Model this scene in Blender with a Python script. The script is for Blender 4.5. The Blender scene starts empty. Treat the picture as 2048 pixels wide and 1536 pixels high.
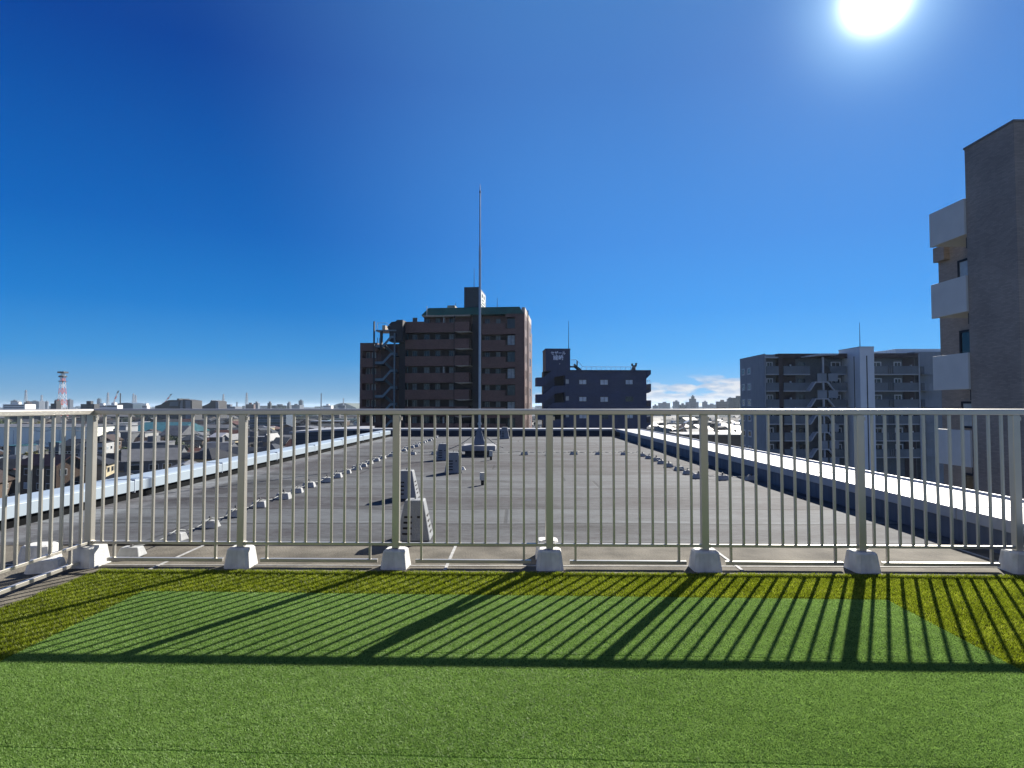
import bpy, math, random
import numpy as np
from mathutils import Vector, Matrix, Euler

R = math.radians
random.seed(7)
SC = bpy.context.scene
COL = SC.collection

# ------------------------------------------------------------------ camera
F = 1214.0                      # focal length in pixels of the 2048 px photograph
PITCH, YAW, CAMZ = R(2.08), R(0.52), 1.265
GZ = -22.0                      # street level below the roof terrace
cam_d = bpy.data.cameras.new("camera")
cam = bpy.data.objects.new("camera", cam_d); COL.objects.link(cam)
cam.location = (0, 0, CAMZ)
cam.rotation_euler = (R(90) + PITCH, 0, YAW)
cam_d.sensor_width = 36; cam_d.lens = 36 * F / 2048
cam_d.clip_start = 0.05; cam_d.clip_end = 60000
SC.camera = cam
RM = Euler((R(90) + PITCH, 0, YAW)).to_matrix()

def ray(px, py):
    return RM @ Vector(((px - 1024) / F, -(py - 768) / F, -1.0))
def D(px, py, Y):               # point on a sight line at distance Y along the roof axis
    v = ray(px, py); t = Y / v.y
    return Vector((v.x * t, Y, CAMZ + v.z * t))
def G(px, py, z=0.0):           # point where a sight line meets height z
    v = ray(px, py); t = (z - CAMZ) / v.z
    return Vector((v.x * t, v.y * t, z))
def proj(p):
    c = RM.transposed() @ (Vector(p) - Vector((0, 0, CAMZ)))
    return (1024 + F * c.x / -c.z, 768 - F * c.y / -c.z)

# ------------------------------------------------------------------ world, sun
sv = ray(1752, -3).normalized()
SUN_EL = math.asin(sv.z); SUN_AZ = math.atan2(sv.x, sv.y)
w = bpy.data.worlds.new("World"); SC.world = w; w.use_nodes = True
nt = w.node_tree; N = nt.nodes; L = nt.links
for n in list(N): N.remove(n)
def nd(t, **k):
    n = N.new(t)
    for a, b in k.items(): setattr(n, a, b)
    return n
def mth(op, a, b=None, c=None, clamp=False):
    n = nd('ShaderNodeMath', operation=op); n.use_clamp = clamp
    for i, v in enumerate((a, b, c)):
        if v is None: continue
        if isinstance(v, (int, float)): n.inputs[i].default_value = v
        else: L.new(v, n.inputs[i])
    return n.outputs[0]
out = nd('ShaderNodeOutputWorld'); bg = nd('ShaderNodeBackground'); L.new(bg.outputs[0], out.inputs[0])
sky = nd('ShaderNodeTexSky', sky_type='NISHITA'); sky.sun_disc = False
sky.sun_elevation = SUN_EL; sky.sun_rotation = SUN_AZ
sky.altitude = 30; sky.air_density = 1.0; sky.dust_density = 0.35; sky.ozone_density = 3.0
SKY, EXPO = 0.05, 1.25
KX = 1 / (SKY * 2 ** EXPO)
tc = nd('ShaderNodeTexCoord')
nrm = nd('ShaderNodeVectorMath', operation='NORMALIZE'); L.new(tc.outputs['Generated'], nrm.inputs[0])
sepz = nd('ShaderNodeSeparateXYZ'); L.new(nrm.outputs[0], sepz.inputs[0])
grad = nd('ShaderNodeValToRGB'); ce = grad.color_ramp.elements       # clear winter air: deep blue overhead, pale at the horizon
stops = [(0.0, (.20,.39,.57)), (.0225, (.15,.37,.63)), (.073, (.045,.30,.69)), (.15, (.006,.20,.63)), (.257, (.0,.128,.52)), (.477, (.0,.055,.33)), (.62, (.01,.06,.28)), (1.0, (.06,.11,.22))]
ce[0].position, ce[0].color = stops[0][0], (*stops[0][1], 1); ce[1].position, ce[1].color = stops[-1][0], (*stops[-1][1], 1)
for p_, c_ in stops[1:-1]:
    e_ = ce.new(p_); e_.color = (*c_, 1)
L.new(sepz.outputs[2], grad.inputs[0])
gs = nd('ShaderNodeVectorMath', operation='SCALE'); L.new(grad.outputs[0], gs.inputs[0]); gs.inputs['Scale'].default_value = KX
hs = nd('ShaderNodeMix', data_type='RGBA'); hs.inputs[0].default_value = 0.985; L.new(sky.outputs[0], hs.inputs[6]); L.new(gs.outputs[0], hs.inputs[7])
dt = nd('ShaderNodeVectorMath', operation='DOT_PRODUCT'); L.new(nrm.outputs[0], dt.inputs[0]); dt.inputs[1].default_value = sv
dpos = mth('MAXIMUM', dt.outputs['Value'], 0.0)
def smooth(v, a, b):
    n = nd('ShaderNodeMapRange', interpolation_type='SMOOTHSTEP'); L.new(v, n.inputs[0])
    n.inputs[1].default_value = a; n.inputs[2].default_value = b; n.inputs[3].default_value = 0; n.inputs[4].default_value = 1
    return n.outputs[0]
def sc(col, val, prev):
    c_ = nd('ShaderNodeVectorMath', operation='SCALE'); c_.inputs[0].default_value = [x * KX for x in col]; L.new(val, c_.inputs['Scale'])
    a_ = nd('ShaderNodeVectorMath', operation='ADD'); L.new(prev, a_.inputs[0]); L.new(c_.outputs[0], a_.inputs[1]); return a_.outputs[0]
v_ = sc((.055, .150, .26), smooth(dpos, .60, .96), hs.outputs[2])
v_ = sc((.05, .06, .07), mth('POWER', dpos, 45.0), v_)
v_ = sc((.38, .56, .60), mth('POWER', dpos, 420.0), v_)
v_ = sc((6., 6., 5.8), mth('POWER', dpos, 3000.0), v_)
v_ = sc((.11, .105, .09), smooth(mth('MULTIPLY', sepz.outputs[1], -1.0), .0, .6), v_)   # brighter anti-solar half of the sky
class addv: outputs = [v_]
# low cumulus bank on the right part of the horizon
sep = nd('ShaderNodeSeparateXYZ'); L.new(nrm.outputs[0], sep.inputs[0])
az = mth('ARCTAN2', sep.outputs[0], sep.outputs[1]); el = sep.outputs[2]
cv = nd('ShaderNodeCombineXYZ'); L.new(mth('MULTIPLY', az, 16.0), cv.inputs[0]); L.new(mth('MULTIPLY', el, 60.0), cv.inputs[1])
nz = nd('ShaderNodeTexNoise'); nz.inputs['Scale'].default_value = 1.0; nz.inputs['Detail'].default_value = 7; nz.inputs['Roughness'].default_value = 0.55
L.new(cv.outputs[0], nz.inputs['Vector'])
topel = mth('ADD', mth('MULTIPLY', smooth(az, 0.15, 0.36), 0.020), 0.030)
below = mth('SUBTRACT', 1.0, smooth(mth('SUBTRACT', el, topel), -0.016, 0.012))
band = mth('MULTIPLY', below, mth('MULTIPLY', smooth(az, -0.03, 0.10), mth('SUBTRACT', 1.0, smooth(az, 0.45, 0.62))))
cl = mth('MULTIPLY', smooth(mth('ADD', nz.outputs[0], mth('MULTIPLY', band, 0.14)), 0.52, 0.64), band, clamp=True)
cl = mth('MULTIPLY', cl, 0.9)
nz2 = nd('ShaderNodeTexNoise'); nz2.inputs['Scale'].default_value = 2.6; nz2.inputs['Detail'].default_value = 5; L.new(cv.outputs[0], nz2.inputs['Vector'])
cmx = nd('ShaderNodeMix', data_type='RGBA'); L.new(smooth(nz2.outputs[0], 0.35, 0.65), cmx.inputs[0])
cmx.inputs[6].default_value = (.48*KX, .56*KX, .70*KX, 1); cmx.inputs[7].default_value = (.80*KX, .79*KX, .80*KX, 1)
smx = nd('ShaderNodeMix', data_type='RGBA'); L.new(cl, smx.inputs[0]); L.new(addv.outputs[0], smx.inputs[6]); L.new(cmx.outputs[2], smx.inputs[7])
L.new(smx.outputs[2], bg.inputs[0]); bg.inputs[1].default_value = SKY

sd = bpy.data.lights.new("sun", 'SUN'); sd.energy = 5.0; sd.angle = R(0.5); sd.color = (1.0, 0.94, 0.85)
sun = bpy.data.objects.new("sun", sd); COL.objects.link(sun)
sun.rotation_euler = sv.to_track_quat('Z', 'Y').to_euler()
SC.view_settings.view_transform = 'Standard'; SC.view_settings.look = 'None'
SC.view_settings.exposure = EXPO; SC.view_settings.gamma = 1.0
SC.cycles.max_bounces = 6; SC.cycles.volume_bounces = 0; SC.cycles.transparent_max_bounces = 8

# ------------------------------------------------------------------ materials
MATS = {}
def mat(name, col, rough=0.7, metal=0.0, var=0.15, scale=3.0, bump=0.0, bscale=40.0, spec=0.5, streak=0.0):
    if name in MATS: return MATS[name]
    m = bpy.data.materials.new(name); m.use_nodes = True; MATS[name] = m
    t = m.node_tree; b = t.nodes['Principled BSDF']
    b.inputs['Roughness'].default_value = rough; b.inputs['Metallic'].default_value = metal
    b.inputs['Specular IOR Level'].default_value = spec
    b.inputs['Base Color'].default_value = (*col, 1)
    if var or bump or streak:
        c = t.nodes.new('ShaderNodeTexCoord')
        def noise(sc, det=6, ms=None):
            n = t.nodes.new('ShaderNodeTexNoise'); n.inputs['Scale'].default_value = sc; n.inputs['Detail'].default_value = det
            if ms:
                mp = t.nodes.new('ShaderNodeMapping'); mp.inputs['Scale'].default_value = ms
                t.links.new(c.outputs['Object'], mp.inputs[0]); t.links.new(mp.outputs[0], n.inputs['Vector'])
            else: t.links.new(c.outputs['Object'], n.inputs['Vector'])
            return n.outputs[0]
        last = None
        if var:
            cr = t.nodes.new('ShaderNodeMix'); cr.data_type = 'RGBA'
            mr = t.nodes.new('ShaderNodeMapRange'); mr.inputs[1].default_value = .3; mr.inputs[2].default_value = .7
            t.links.new(noise(scale), mr.inputs[0]); t.links.new(mr.outputs[0], cr.inputs[0])
            cr.inputs[6].default_value = (*[x * (1 - var) for x in col], 1); cr.inputs[7].default_value = (*[min(1, x * (1 + var)) for x in col], 1)
            last = cr.outputs[2]
        if streak:
            cr2 = t.nodes.new('ShaderNodeMix'); cr2.data_type = 'RGBA'; cr2.blend_type = 'MULTIPLY'
            mr = t.nodes.new('ShaderNodeMapRange'); mr.inputs[1].default_value = .45; mr.inputs[2].default_value = .75; mr.inputs[3].default_value = 0; mr.inputs[4].default_value = streak
            t.links.new(noise(1.0, 5, (scale * 4, scale * 4, scale * .35)), mr.inputs[0]); t.links.new(mr.outputs[0], cr2.inputs[0])
            if last: t.links.new(last, cr2.inputs[6])
            else: cr2.inputs[6].default_value = (*col, 1)
            cr2.inputs[7].default_value = (.35, .33, .30, 1); last = cr2.outputs[2]
        if last: t.links.new(last, b.inputs['Base Color'])
        if bump:
            bp = t.nodes.new('ShaderNodeBump'); bp.inputs['Strength'].default_value = bump; bp.inputs['Distance'].default_value = .01
            t.links.new(noise(bscale, 4), bp.inputs['Height']); t.links.new(bp.outputs[0], b.inputs['Normal'])
    return m

def tile_mat(name, col, mortar, sx, sz, rough=.6, var=.25):      # small wall tiles, object space, works on x and y facing walls
    m = bpy.data.materials.new(name); m.use_nodes = True; MATS[name] = m
    t = m.node_tree; b = t.nodes['Principled BSDF']; b.inputs['Roughness'].default_value = rough
    c = t.nodes.new('ShaderNodeTexCoord'); s = t.nodes.new('ShaderNodeSeparateXYZ'); t.links.new(c.outputs['Object'], s.inputs[0])
    ad = t.nodes.new('ShaderNodeMath'); ad.operation = 'ADD'; t.links.new(s.outputs[0], ad.inputs[0]); t.links.new(s.outputs[1], ad.inputs[1])
    cb = t.nodes.new('ShaderNodeCombineXYZ'); t.links.new(ad.outputs[0], cb.inputs[0]); t.links.new(s.outputs[2], cb.inputs[1])
    br = t.nodes.new('ShaderNodeTexBrick'); t.links.new(cb.outputs[0], br.inputs['Vector']); br.inputs['Scale'].default_value = 1
    br.inputs['Brick Width'].default_value = sx; br.inputs['Row Height'].default_value = sz; br.inputs['Mortar Size'].default_value = sz * .09
    br.inputs['Color1'].default_value = (*[x * (1 - var) for x in col], 1); br.inputs['Color2'].default_value = (*[x * (1 + var) for x in col], 1)
    br.inputs['Mortar'].default_value = (*mortar, 1)
    n = t.nodes.new('ShaderNodeTexNoise'); n.inputs['Scale'].default_value = .5; n.inputs['Detail'].default_value = 6; t.links.new(c.outputs['Object'], n.inputs['Vector'])
    mr = t.nodes.new('ShaderNodeMapRange'); mr.inputs[1].default_value = .3; mr.inputs[2].default_value = .7; mr.inputs[3].default_value = .8; mr.inputs[4].default_value = 1.15
    t.links.new(n.outputs[0], mr.inputs[0])
    mu = t.nodes.new('ShaderNodeVectorMath'); mu.operation = 'SCALE'; t.links.new(br.outputs[0], mu.inputs[0]); t.links.new(mr.outputs[0], mu.inputs['Scale'])
    t.links.new(mu.outputs[0], b.inputs['Base Color'])
    bp = t.nodes.new('ShaderNodeBump'); bp.inputs['Strength'].default_value = .5; bp.inputs['Distance'].default_value = .004; bp.invert = True
    t.links.new(br.outputs['Fac'], bp.inputs['Height']); t.links.new(bp.outputs[0], b.inputs['Normal'])
    return m

# ------------------------------------------------------------------ mesh builder
class MB:
    def __init__(s): s.v = []; s.f = []
    def add(s, vs, fs):
        n = len(s.v); s.v += [tuple(v) for v in vs]; s.f += [tuple(i + n for i in f) for f in fs]; return s
    def box(s, x0, x1, y0, y1, z0, z1):
        return s.add([(x0,y0,z0),(x1,y0,z0),(x1,y1,z0),(x0,y1,z0),(x0,y0,z1),(x1,y0,z1),(x1,y1,z1),(x0,y1,z1)],
                     [(0,3,2,1),(4,5,6,7),(0,1,5,4),(1,2,6,5),(2,3,7,6),(3,0,4,7)])
    def frustum(s, cx, cy, z0, z1, w0, d0, w1, d1):
        a, b, c, d = w0/2, d0/2, w1/2, d1/2
        return s.add([(cx-a,cy-b,z0),(cx+a,cy-b,z0),(cx+a,cy+b,z0),(cx-a,cy+b,z0),(cx-c,cy-d,z1),(cx+c,cy-d,z1),(cx+c,cy+d,z1),(cx-c,cy+d,z1)],
                     [(0,3,2,1),(4,5,6,7),(0,1,5,4),(1,2,6,5),(2,3,7,6),(3,0,4,7)])
    def prism(s, poly, y0, y1):          # poly of (x,z), counter-clockwise seen from -y
        n = len(poly)
        return s.add([(x,y0,z) for x,z in poly] + [(x,y1,z) for x,z in poly],
                     [tuple(range(n)), tuple(reversed(range(n, 2*n)))] + [((i+1)%n, i, n+i, n+(i+1)%n) for i in range(n)])
    def beam(s, p, q, wx, wy=None):      # rectangular bar from p to q
        p, q = Vector(p), Vector(q); d = (q-p).normalized(); wy = wy or wx
        u = Vector((1,0,0)) if abs(d.x) < .9 else Vector((0,1,0))
        a = d.cross(u).normalized(); b = d.cross(a).normalized()
        vs = []
        for o in (p, q):
            for sa, sb in ((-1,-1),(1,-1),(1,1),(-1,1)): vs.append(o + a*sa*wy/2 + b*sb*wx/2)
        return s.add(vs, [(0,3,2,1),(4,5,6,7),(0,1,5,4),(1,2,6,5),(2,3,7,6),(3,0,4,7)])
    def tube(s, p, q, r0, r1=None, n=10):
        p, q = Vector(p), Vector(q); d = (q-p).normalized(); r1 = r0 if r1 is None else r1
        u = Vector((1,0,0)) if abs(d.x) < .9 else Vector((0,1,0))
        a = d.cross(u).normalized(); b = d.cross(a)
        vs = []
        for o, r in ((p, r0), (q, r1)):
            for i in range(n):
                t = 2*math.pi*i/n; vs.append(o + a*math.cos(t)*r + b*math.sin(t)*r)
        return s.add(vs, [(i,(i+1)%n,n+(i+1)%n,n+i) for i in range(n)] + [tuple(reversed(range(n))), tuple(range(n,2*n))])
    def path(s, pts, r, n=6):
        for a, b in zip(pts, pts[1:]): s.tube(a, b, r, n=n)
        return s
    def build(s, name, m, parent=None, loc=None, smooth=False, bevel=0, seg=2):
        me = bpy.data.meshes.new(name); me.from_pydata(s.v, [], s.f); me.update()
        me.materials.append(m)
        if smooth: me.shade_smooth()
        o = bpy.data.objects.new(name, me); COL.objects.link(o)
        if parent: o.parent = parent
        if loc: o.location = loc
        if bevel:
            bv = o.modifiers.new("bevel", 'BEVEL'); bv.width = bevel; bv.segments = seg; bv.limit_method = 'ANGLE'; bv.angle_limit = R(30)
        return o
def tag(o, label=None, cat=None, group=None, kind=None):
    for k, v in (('label', label), ('category', cat), ('group', group), ('kind', kind)):
        if v: o[k] = v
    return o
def empty(name, loc, rz=0):
    o = bpy.data.objects.new(name, None); COL.objects.link(o); o.location = loc; o.rotation_euler = (0,0,rz); o.empty_display_size = .2; return o
def copy_tree(o, parent=None):
    c = o.copy(); COL.objects.link(c)
    if parent: c.parent = parent
    for ch in list(o.children): copy_tree(ch, c)
    return c
ORD = ['', 'first', 'second', 'third', 'fourth', 'fifth', 'sixth', 'seventh', 'eighth', 'ninth', 'tenth', 'eleventh', 'twelfth', 'thirteenth',
       'fourteenth', 'fifteenth', 'sixteenth', 'seventeenth', 'eighteenth', 'nineteenth', 'twentieth'] + ['twenty-' + x for x in
       ('first', 'second', 'third', 'fourth', 'fifth', 'sixth', 'seventh', 'eighth', 'ninth')] + ['thirtieth', 'thirty-first', 'thirty-second', 'thirty-third', 'thirty-fourth', 'thirty-fifth']

# ------------------------------------------------------------------ ground
def ground_mat():
    m = bpy.data.materials.new('town_ground'); m.use_nodes = True; t = m.node_tree; b = t.nodes['Principled BSDF']
    c = t.nodes.new('ShaderNodeTexCoord'); n = t.nodes.new('ShaderNodeTexNoise'); n.inputs['Scale'].default_value = .035; n.inputs['Detail'].default_value = 9
    t.links.new(c.outputs['Object'], n.inputs['Vector'])
    r = t.nodes.new('ShaderNodeValToRGB'); e = r.color_ramp.elements
    e[0].position = .38; e[0].color = (.030, .040, .018, 1); e[1].position = .5; e[1].color = (.07, .07, .068, 1)
    x = e.new(.62); x.color = (.12, .115, .10, 1); x = e.new(.45); x.color = (.05, .052, .045, 1)
    t.links.new(n.outputs[0], r.inputs[0]); t.links.new(r.outputs[0], b.inputs['Base Color']); b.inputs['Roughness'].default_value = .95; b.inputs['Specular IOR Level'].default_value = .05
    return m
g = MB().add([(-12000,-400,0),(12000,-400,0),(12000,14000,0),(-12000,14000,0)], [(0,1,2,3)]).build('ground', ground_mat(), loc=(0,0,GZ)); tag(g, kind='structure')

# ------------------------------------------------------------------ roof deck
XL, XR, YB = -5.24, 4.11, 25.45
YW = 5.53                                  # where the walkway strip ends and the membrane begins
def membrane_mat():
    m = bpy.data.materials.new('roof_membrane'); m.use_nodes = True; t = m.node_tree; b = t.nodes['Principled BSDF']
    c = t.nodes.new('ShaderNodeTexCoord'); s = t.nodes.new('ShaderNodeSeparateXYZ'); t.links.new(c.outputs['Object'], s.inputs[0])
    def ma(op, a, bb=None, cc=None):
        n = t.nodes.new('ShaderNodeMath'); n.operation = op
        for i, v in enumerate((a, bb, cc)):
            if v is None: continue
            if isinstance(v, (int, float)): n.inputs[i].default_value = v
            else: t.links.new(v, n.inputs[i])
        return n.outputs[0]
    def noise(sc, det=6, ms=(1,1,1), rg=.55):
        mp = t.nodes.new('ShaderNodeMapping'); mp.inputs['Scale'].default_value = ms; t.links.new(c.outputs['Object'], mp.inputs[0])
        n = t.nodes.new('ShaderNodeTexNoise'); n.inputs['Scale'].default_value = sc; n.inputs['Detail'].default_value = det; n.inputs['Roughness'].default_value = rg
        t.links.new(mp.outputs[0], n.inputs['Vector']); return n.outputs[0]
    def mr(v, a, bb, lo=0, hi=1):
        n = t.nodes.new('ShaderNodeMapRange'); n.inputs[1].default_value = a; n.inputs[2].default_value = bb; n.inputs[3].default_value = lo; n.inputs[4].default_value = hi
        t.links.new(v, n.inputs[0]); return n.outputs[0]
    wob = ma('MULTIPLY', ma('SUBTRACT', noise(.7, 3), .5), .10)
    yy = ma('ADD', s.outputs[1], wob)
    q = ma('DIVIDE', ma('SUBTRACT', yy, .03), .93)
    row = ma('FLOOR', q); fr = ma('SUBTRACT', q, row)
    dist = ma('MULTIPLY', ma('MINIMUM', fr, ma('SUBTRACT', 1.0, fr)), .93)
    rowh = ma('FRACT', ma('MULTIPLY', ma('SINE', ma('MULTIPLY', row, 12.9898)), 43758.5))
    seam = ma('MULTIPLY', mr(dist, .022, .055, 1, 0), mr(rowh, 0, 1, .35, .9))
    # cross joints, staggered per row
    xx = ma('ADD', s.outputs[0], ma('MULTIPLY', rowh, 8.0))
    qx = ma('DIVIDE', xx, 7.7); fx = ma('FRACT', qx); dx = ma('MULTIPLY', ma('MINIMUM', fx, ma('SUBTRACT', 1.0, fx)), 7.7)
    cross = mr(dx, .010, .03, .6, 0)
    line = ma('MAXIMUM', seam, cross)
    lip = ma('MULTIPLY', mr(fr, .06, .16, 1, 0), .35)
    base = t.nodes.new('ShaderNodeValToRGB'); e = base.color_ramp.elements
    e[0].position = .35; e[0].color = (.036, .032, .036, 1); e[1].position = .59; e[1].color = (.104, .114, .122, 1)
    mixn = ma('ADD', ma('MULTIPLY', noise(.8, 9, (1, 2.2, 1), .65), .48), ma('ADD', ma('MULTIPLY', noise(9, 6, (1, 3, 1)), .35), ma('MULTIPLY', rowh, .13)))
    t.links.new(mixn, base.inputs[0])
    spk = noise(140, 3); stn = mr(noise(.35, 6, (1, 3.5, 1)), .55, .68, 0, .42)
    mx = t.nodes.new('ShaderNodeMix'); mx.data_type = 'RGBA'; mx.blend_type = 'MULTIPLY'; mx.inputs[0].default_value = 1
    v = ma('MULTIPLY', ma('SUBTRACT', 1.0, ma('MULTIPLY', line, .72)), mr(spk, .3, .7, .84, 1.16)); v = ma('MULTIPLY', v, ma('SUBTRACT', 1.0, stn)); v = ma('MULTIPLY', v, ma('ADD', 1.0, lip)); v = ma('ADD', v, mr(noise(4.5, 8, (1, 5, 1), .7), .62, .74, 0, .45))
    # pale sanded strip along the left upstand, and a dried puddle rim beside it
    edge = ma('SUBTRACT', 1.0, mr(ma('ADD', s.outputs[0], ma('MULTIPLY', noise(1.6, 6, (1, .5, 1)), .55)), XL + .70, XL + .84))
    px0, py0 = G(505, 972).x, G(505, 972).y
    du = ma('MULTIPLY', ma('SUBTRACT', s.outputs[0], px0), 1.0); dv = ma('MULTIPLY', ma('SUBTRACT', s.outputs[1], py0), .62)
    rr = ma('ADD', ma('SQRT', ma('ADD', ma('MULTIPLY', du, du), ma('MULTIPLY', dv, dv))), ma('MULTIPLY', noise(1.3, 5), 1.1))
    pud = ma('MULTIPLY', mr(rr, 1.02, 1.10, 1, 0), .30); rim = ma('MULTIPLY', mr(ma('ABSOLUTE', ma('SUBTRACT', rr, 1.08)), .0, .06, 1, 0), .35)
    v = ma('MULTIPLY', v, ma('SUBTRACT', 1.0, ma('ADD', pud, rim)))
    v = ma('ADD', v, ma('MULTIPLY', edge, mr(noise(7, 5), .3, .7, .25, .85)))
    cc = t.nodes.new('ShaderNodeCombineXYZ')
    for i in range(3): t.links.new(v, cc.inputs[i])
    t.links.new(base.outputs[0], mx.inputs[6]); t.links.new(cc.outputs[0], mx.inputs[7]); t.links.new(mx.outputs[2], b.inputs['Base Color'])
    b.inputs['Roughness'].default_value = .85; b.inputs['Specular IOR Level'].default_value = .10
    bp = t.nodes.new('ShaderNodeBump'); bp.inputs['Strength'].default_value = .55; bp.inputs['Distance'].default_value = .012
    h = ma('ADD', ma('MULTIPLY', noise(60, 5), .35), ma('SUBTRACT', ma('MULTIPLY', noise(1.4, 4, (1, 2, 1)), 2.2), ma('MULTIPLY', line, .7)))
    t.links.new(h, bp.inputs['Height']); t.links.new(bp.outputs[0], b.inputs['Normal'])
    return m
M_MEM = membrane_mat()
M_WALK = mat('walkway_concrete', (.118, .108, .088), .9, var=.40, scale=3.2, spec=.12, bump=.6, bscale=55, streak=.0)
M_MORTAR = mat('mortar_line', (.30, .30, .29), .8, var=.3, scale=20)
r = MB().box(-5.62, 5.0, -5.0, 26.2, -4.0, -0.001).build('roof_deck', M_WALK); tag(r, kind='structure')
nx, ny = 60, 120
vs = []; fs = []
for j in range(ny + 1):
    for i in range(nx + 1):
        x = XL + (XR - XL) * i / nx; y = YW + (YB - YW) * j / ny
        z = .006 + .006 * math.sin(x * 1.9 + 1.3 * math.sin(y * .9)) * math.sin(y * 1.1 + x * .4)
        vs.append((x, y, max(.003, z)))
for j in range(ny):
    for i in range(nx):
        a = j * (nx + 1) + i; fs.append((a, a + 1, a + nx + 2, a + nx + 1))
r = MB().add(vs, fs).build('roof_membrane', M_MEM, smooth=True); tag(r, kind='structure')
jm = MB()
for X in (-2.85, -.56, 1.73, 3.9): jm.box(X - .012, X + .012, 4.72, YW - .002, .0, .004)
jm.box(XL, XR, 4.845, 4.862, 0, .003)
r = jm.build('roof_joints', M_MORTAR); tag(r, kind='structure')

M_BLK = mat('black_upstand', (.008, .009, .010), .9, var=.4, scale=2, spec=.05)
M_UPS = mat('slate_upstand', (.11, .125, .15), .8, var=.2, scale=2.5, streak=.5)
M_COPL = mat('coping_metal', (.38, .45, .50), .38, metal=.15, var=.06, scale=.8)
M_COPR = mat('coping_white', (.34, .35, .365), .5, var=.08, scale=1.2, streak=.2)
M_SEAL = mat('sealant', (.25, .26, .27), .8)
# left parapet
pa = empty('parapet_wall', (XL, 10, 0)); tag(pa, 'low black parapet with pale blue metal coping along left roof edge', 'parapet')
MB().box(-.33, 0, -15, 14.9, -22, .13).build('wall', M_BLK, pa)
cp = MB().prism([(-.36, .10), (-.33, .10), (-.33, .13), (0, .13), (0, .11), (.035, .11), (.035, .246), (-.02, .262), (-.36, .268)], -15, 14.92).build('coping', M_COPL, pa, bevel=.004)
sm = MB()
for k in range(12): sm.box(-.364, .039, -14 + k * 2.45, -13.988 + k * 2.45, .09, .2715)
sm.build('coping_seam', mat('coping_seam', (.45, .50, .55), .5), pa)
# right parapet
pa = empty('parapet_wall', (XR, 10, 0)); tag(pa, 'low parapet with broad white coping along right roof edge, in sun', 'parapet')
MB().box(.02, .86, -15, 14.6, -22, .22).build('wall', M_UPS, pa)
MB().prism([(0, .205), (.90, .205), (.90, .345), (.87, .345), (.84, .312), (0, .311)], -15, 15.4).build('coping', M_COPR, pa, bevel=.006)
sm = MB()
for k in range(10): sm.box(-.003, .842, -13.3 + k * 3.02, -13.288 + k * 3.02, .202, .3145)
sm.build('coping_seam', M_SEAL, pa)
# back parapet
pa = empty('parapet_wall', (0, YB, 0)); tag(pa, 'low dark parapet with thin white coping across far end of roof', 'parapet')
MB().box(-6.9, XR + .9, .02, .9, -4, .24).build('wall', mat('navy_upstand', (.030, .036, .052), .8, var=.2), pa)
MB().box(-7.0, XR + .001, -.03, .96, .2405, .315).build('coping', M_COPR, pa, bevel=.005)
# slate clad wing beyond the left end
wg = empty('roof_wing', (-7.4, 26.2, 0)); tag(wg, 'slate clad roof wing with white edge beyond far left corner of roof', 'wing')
MB().prism([(-2.2, -6), (.5, -6), (.5, .22), (-.1, .22), (-2.2, .1)], -.4, 3).build('wall', tile_mat('slate_cladding', (.075, .085, .10), (.04, .045, .055), 2.0, .16), wg)
MB().add([(-2.3,-.45,.1),(-.1,-.45,.22),(.5,-.45,.222),(.5,3.1,.222),(-.1,3.1,.22),(-2.3,3.1,.1),(-2.3,-.45,.18),(-.1,-.45,.30),(.5,-.45,.302),(.5,3.1,.302),(-.1,3.1,.30),(-2.3,3.1,.18)],
    [(6,7,10,11),(7,8,9,10),(0,1,7,6),(1,2,8,7),(5,4,1,0),(4,3,2,1),(0,6,11,5),(2,3,9,8),(5,11,10,4),(4,10,9,3)]).build('coping', M_COPR, wg)
# the block of flats the roof belongs to
hb = MB().box(-5.5, 4.9, -12, 26, GZ, -4.02).build('host_building', mat('host_wall', (.4, .38, .34), .8)); tag(hb, kind='structure')

pw = MB().box(-7, 6.5, -5.6, -5.0, -.001, 3.4).build('bounce_wall', mat('bounce_wall_render', (.20, .18, .15), .8, var=.1)); tag(pw, kind='structure')  # unseen wall added behind the camera to bounce sunlight onto the railing
# ------------------------------------------------------------------ artificial turf
def turf_mat(name, ca, cb_, cc_, tr=.35, rough=.55):
    m = bpy.data.materials.new(name); m.use_nodes = True; t = m.node_tree; b = t.nodes['Principled BSDF']; o = t.nodes['Material Output']
    at = t.nodes.new('ShaderNodeAttribute'); at.attribute_name = 'tone'
    r = t.nodes.new('ShaderNodeValToRGB'); e = r.color_ramp.elements
    e[0].position = 0; e[0].color = (*ca, 1); e[1].position = 1; e[1].color = (*cc_, 1); x = e.new(.55); x.color = (*cb_, 1)
    t.links.new(at.outputs['Fac'], r.inputs[0]); t.links.new(r.outputs[0], b.inputs['Base Color'])
    b.inputs['Roughness'].default_value = rough; b.inputs['Specular IOR Level'].default_value = .32
    tl = t.nodes.new('ShaderNodeBsdfTranslucent'); t.links.new(r.outputs[0], tl.inputs[0])
    mx = t.nodes.new('ShaderNodeMixShader'); mx.inputs[0].default_value = tr
    t.links.new(b.outputs[0], mx.inputs[1]); t.links.new(tl.outputs[0], mx.inputs[2]); t.links.new(mx.outputs[0], o.inputs[0])
    return m
IX0, IX1 = -2.55, 2.40                     # the green inlay
def iy_top(x): return 4.085 - .0287 * x
def by_top(x): return 4.655 - .0160 * x    # far edge of the olive border
SEAMS = [3.13, 2.215, 1.30]
rng = np.random.default_rng(3)
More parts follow.
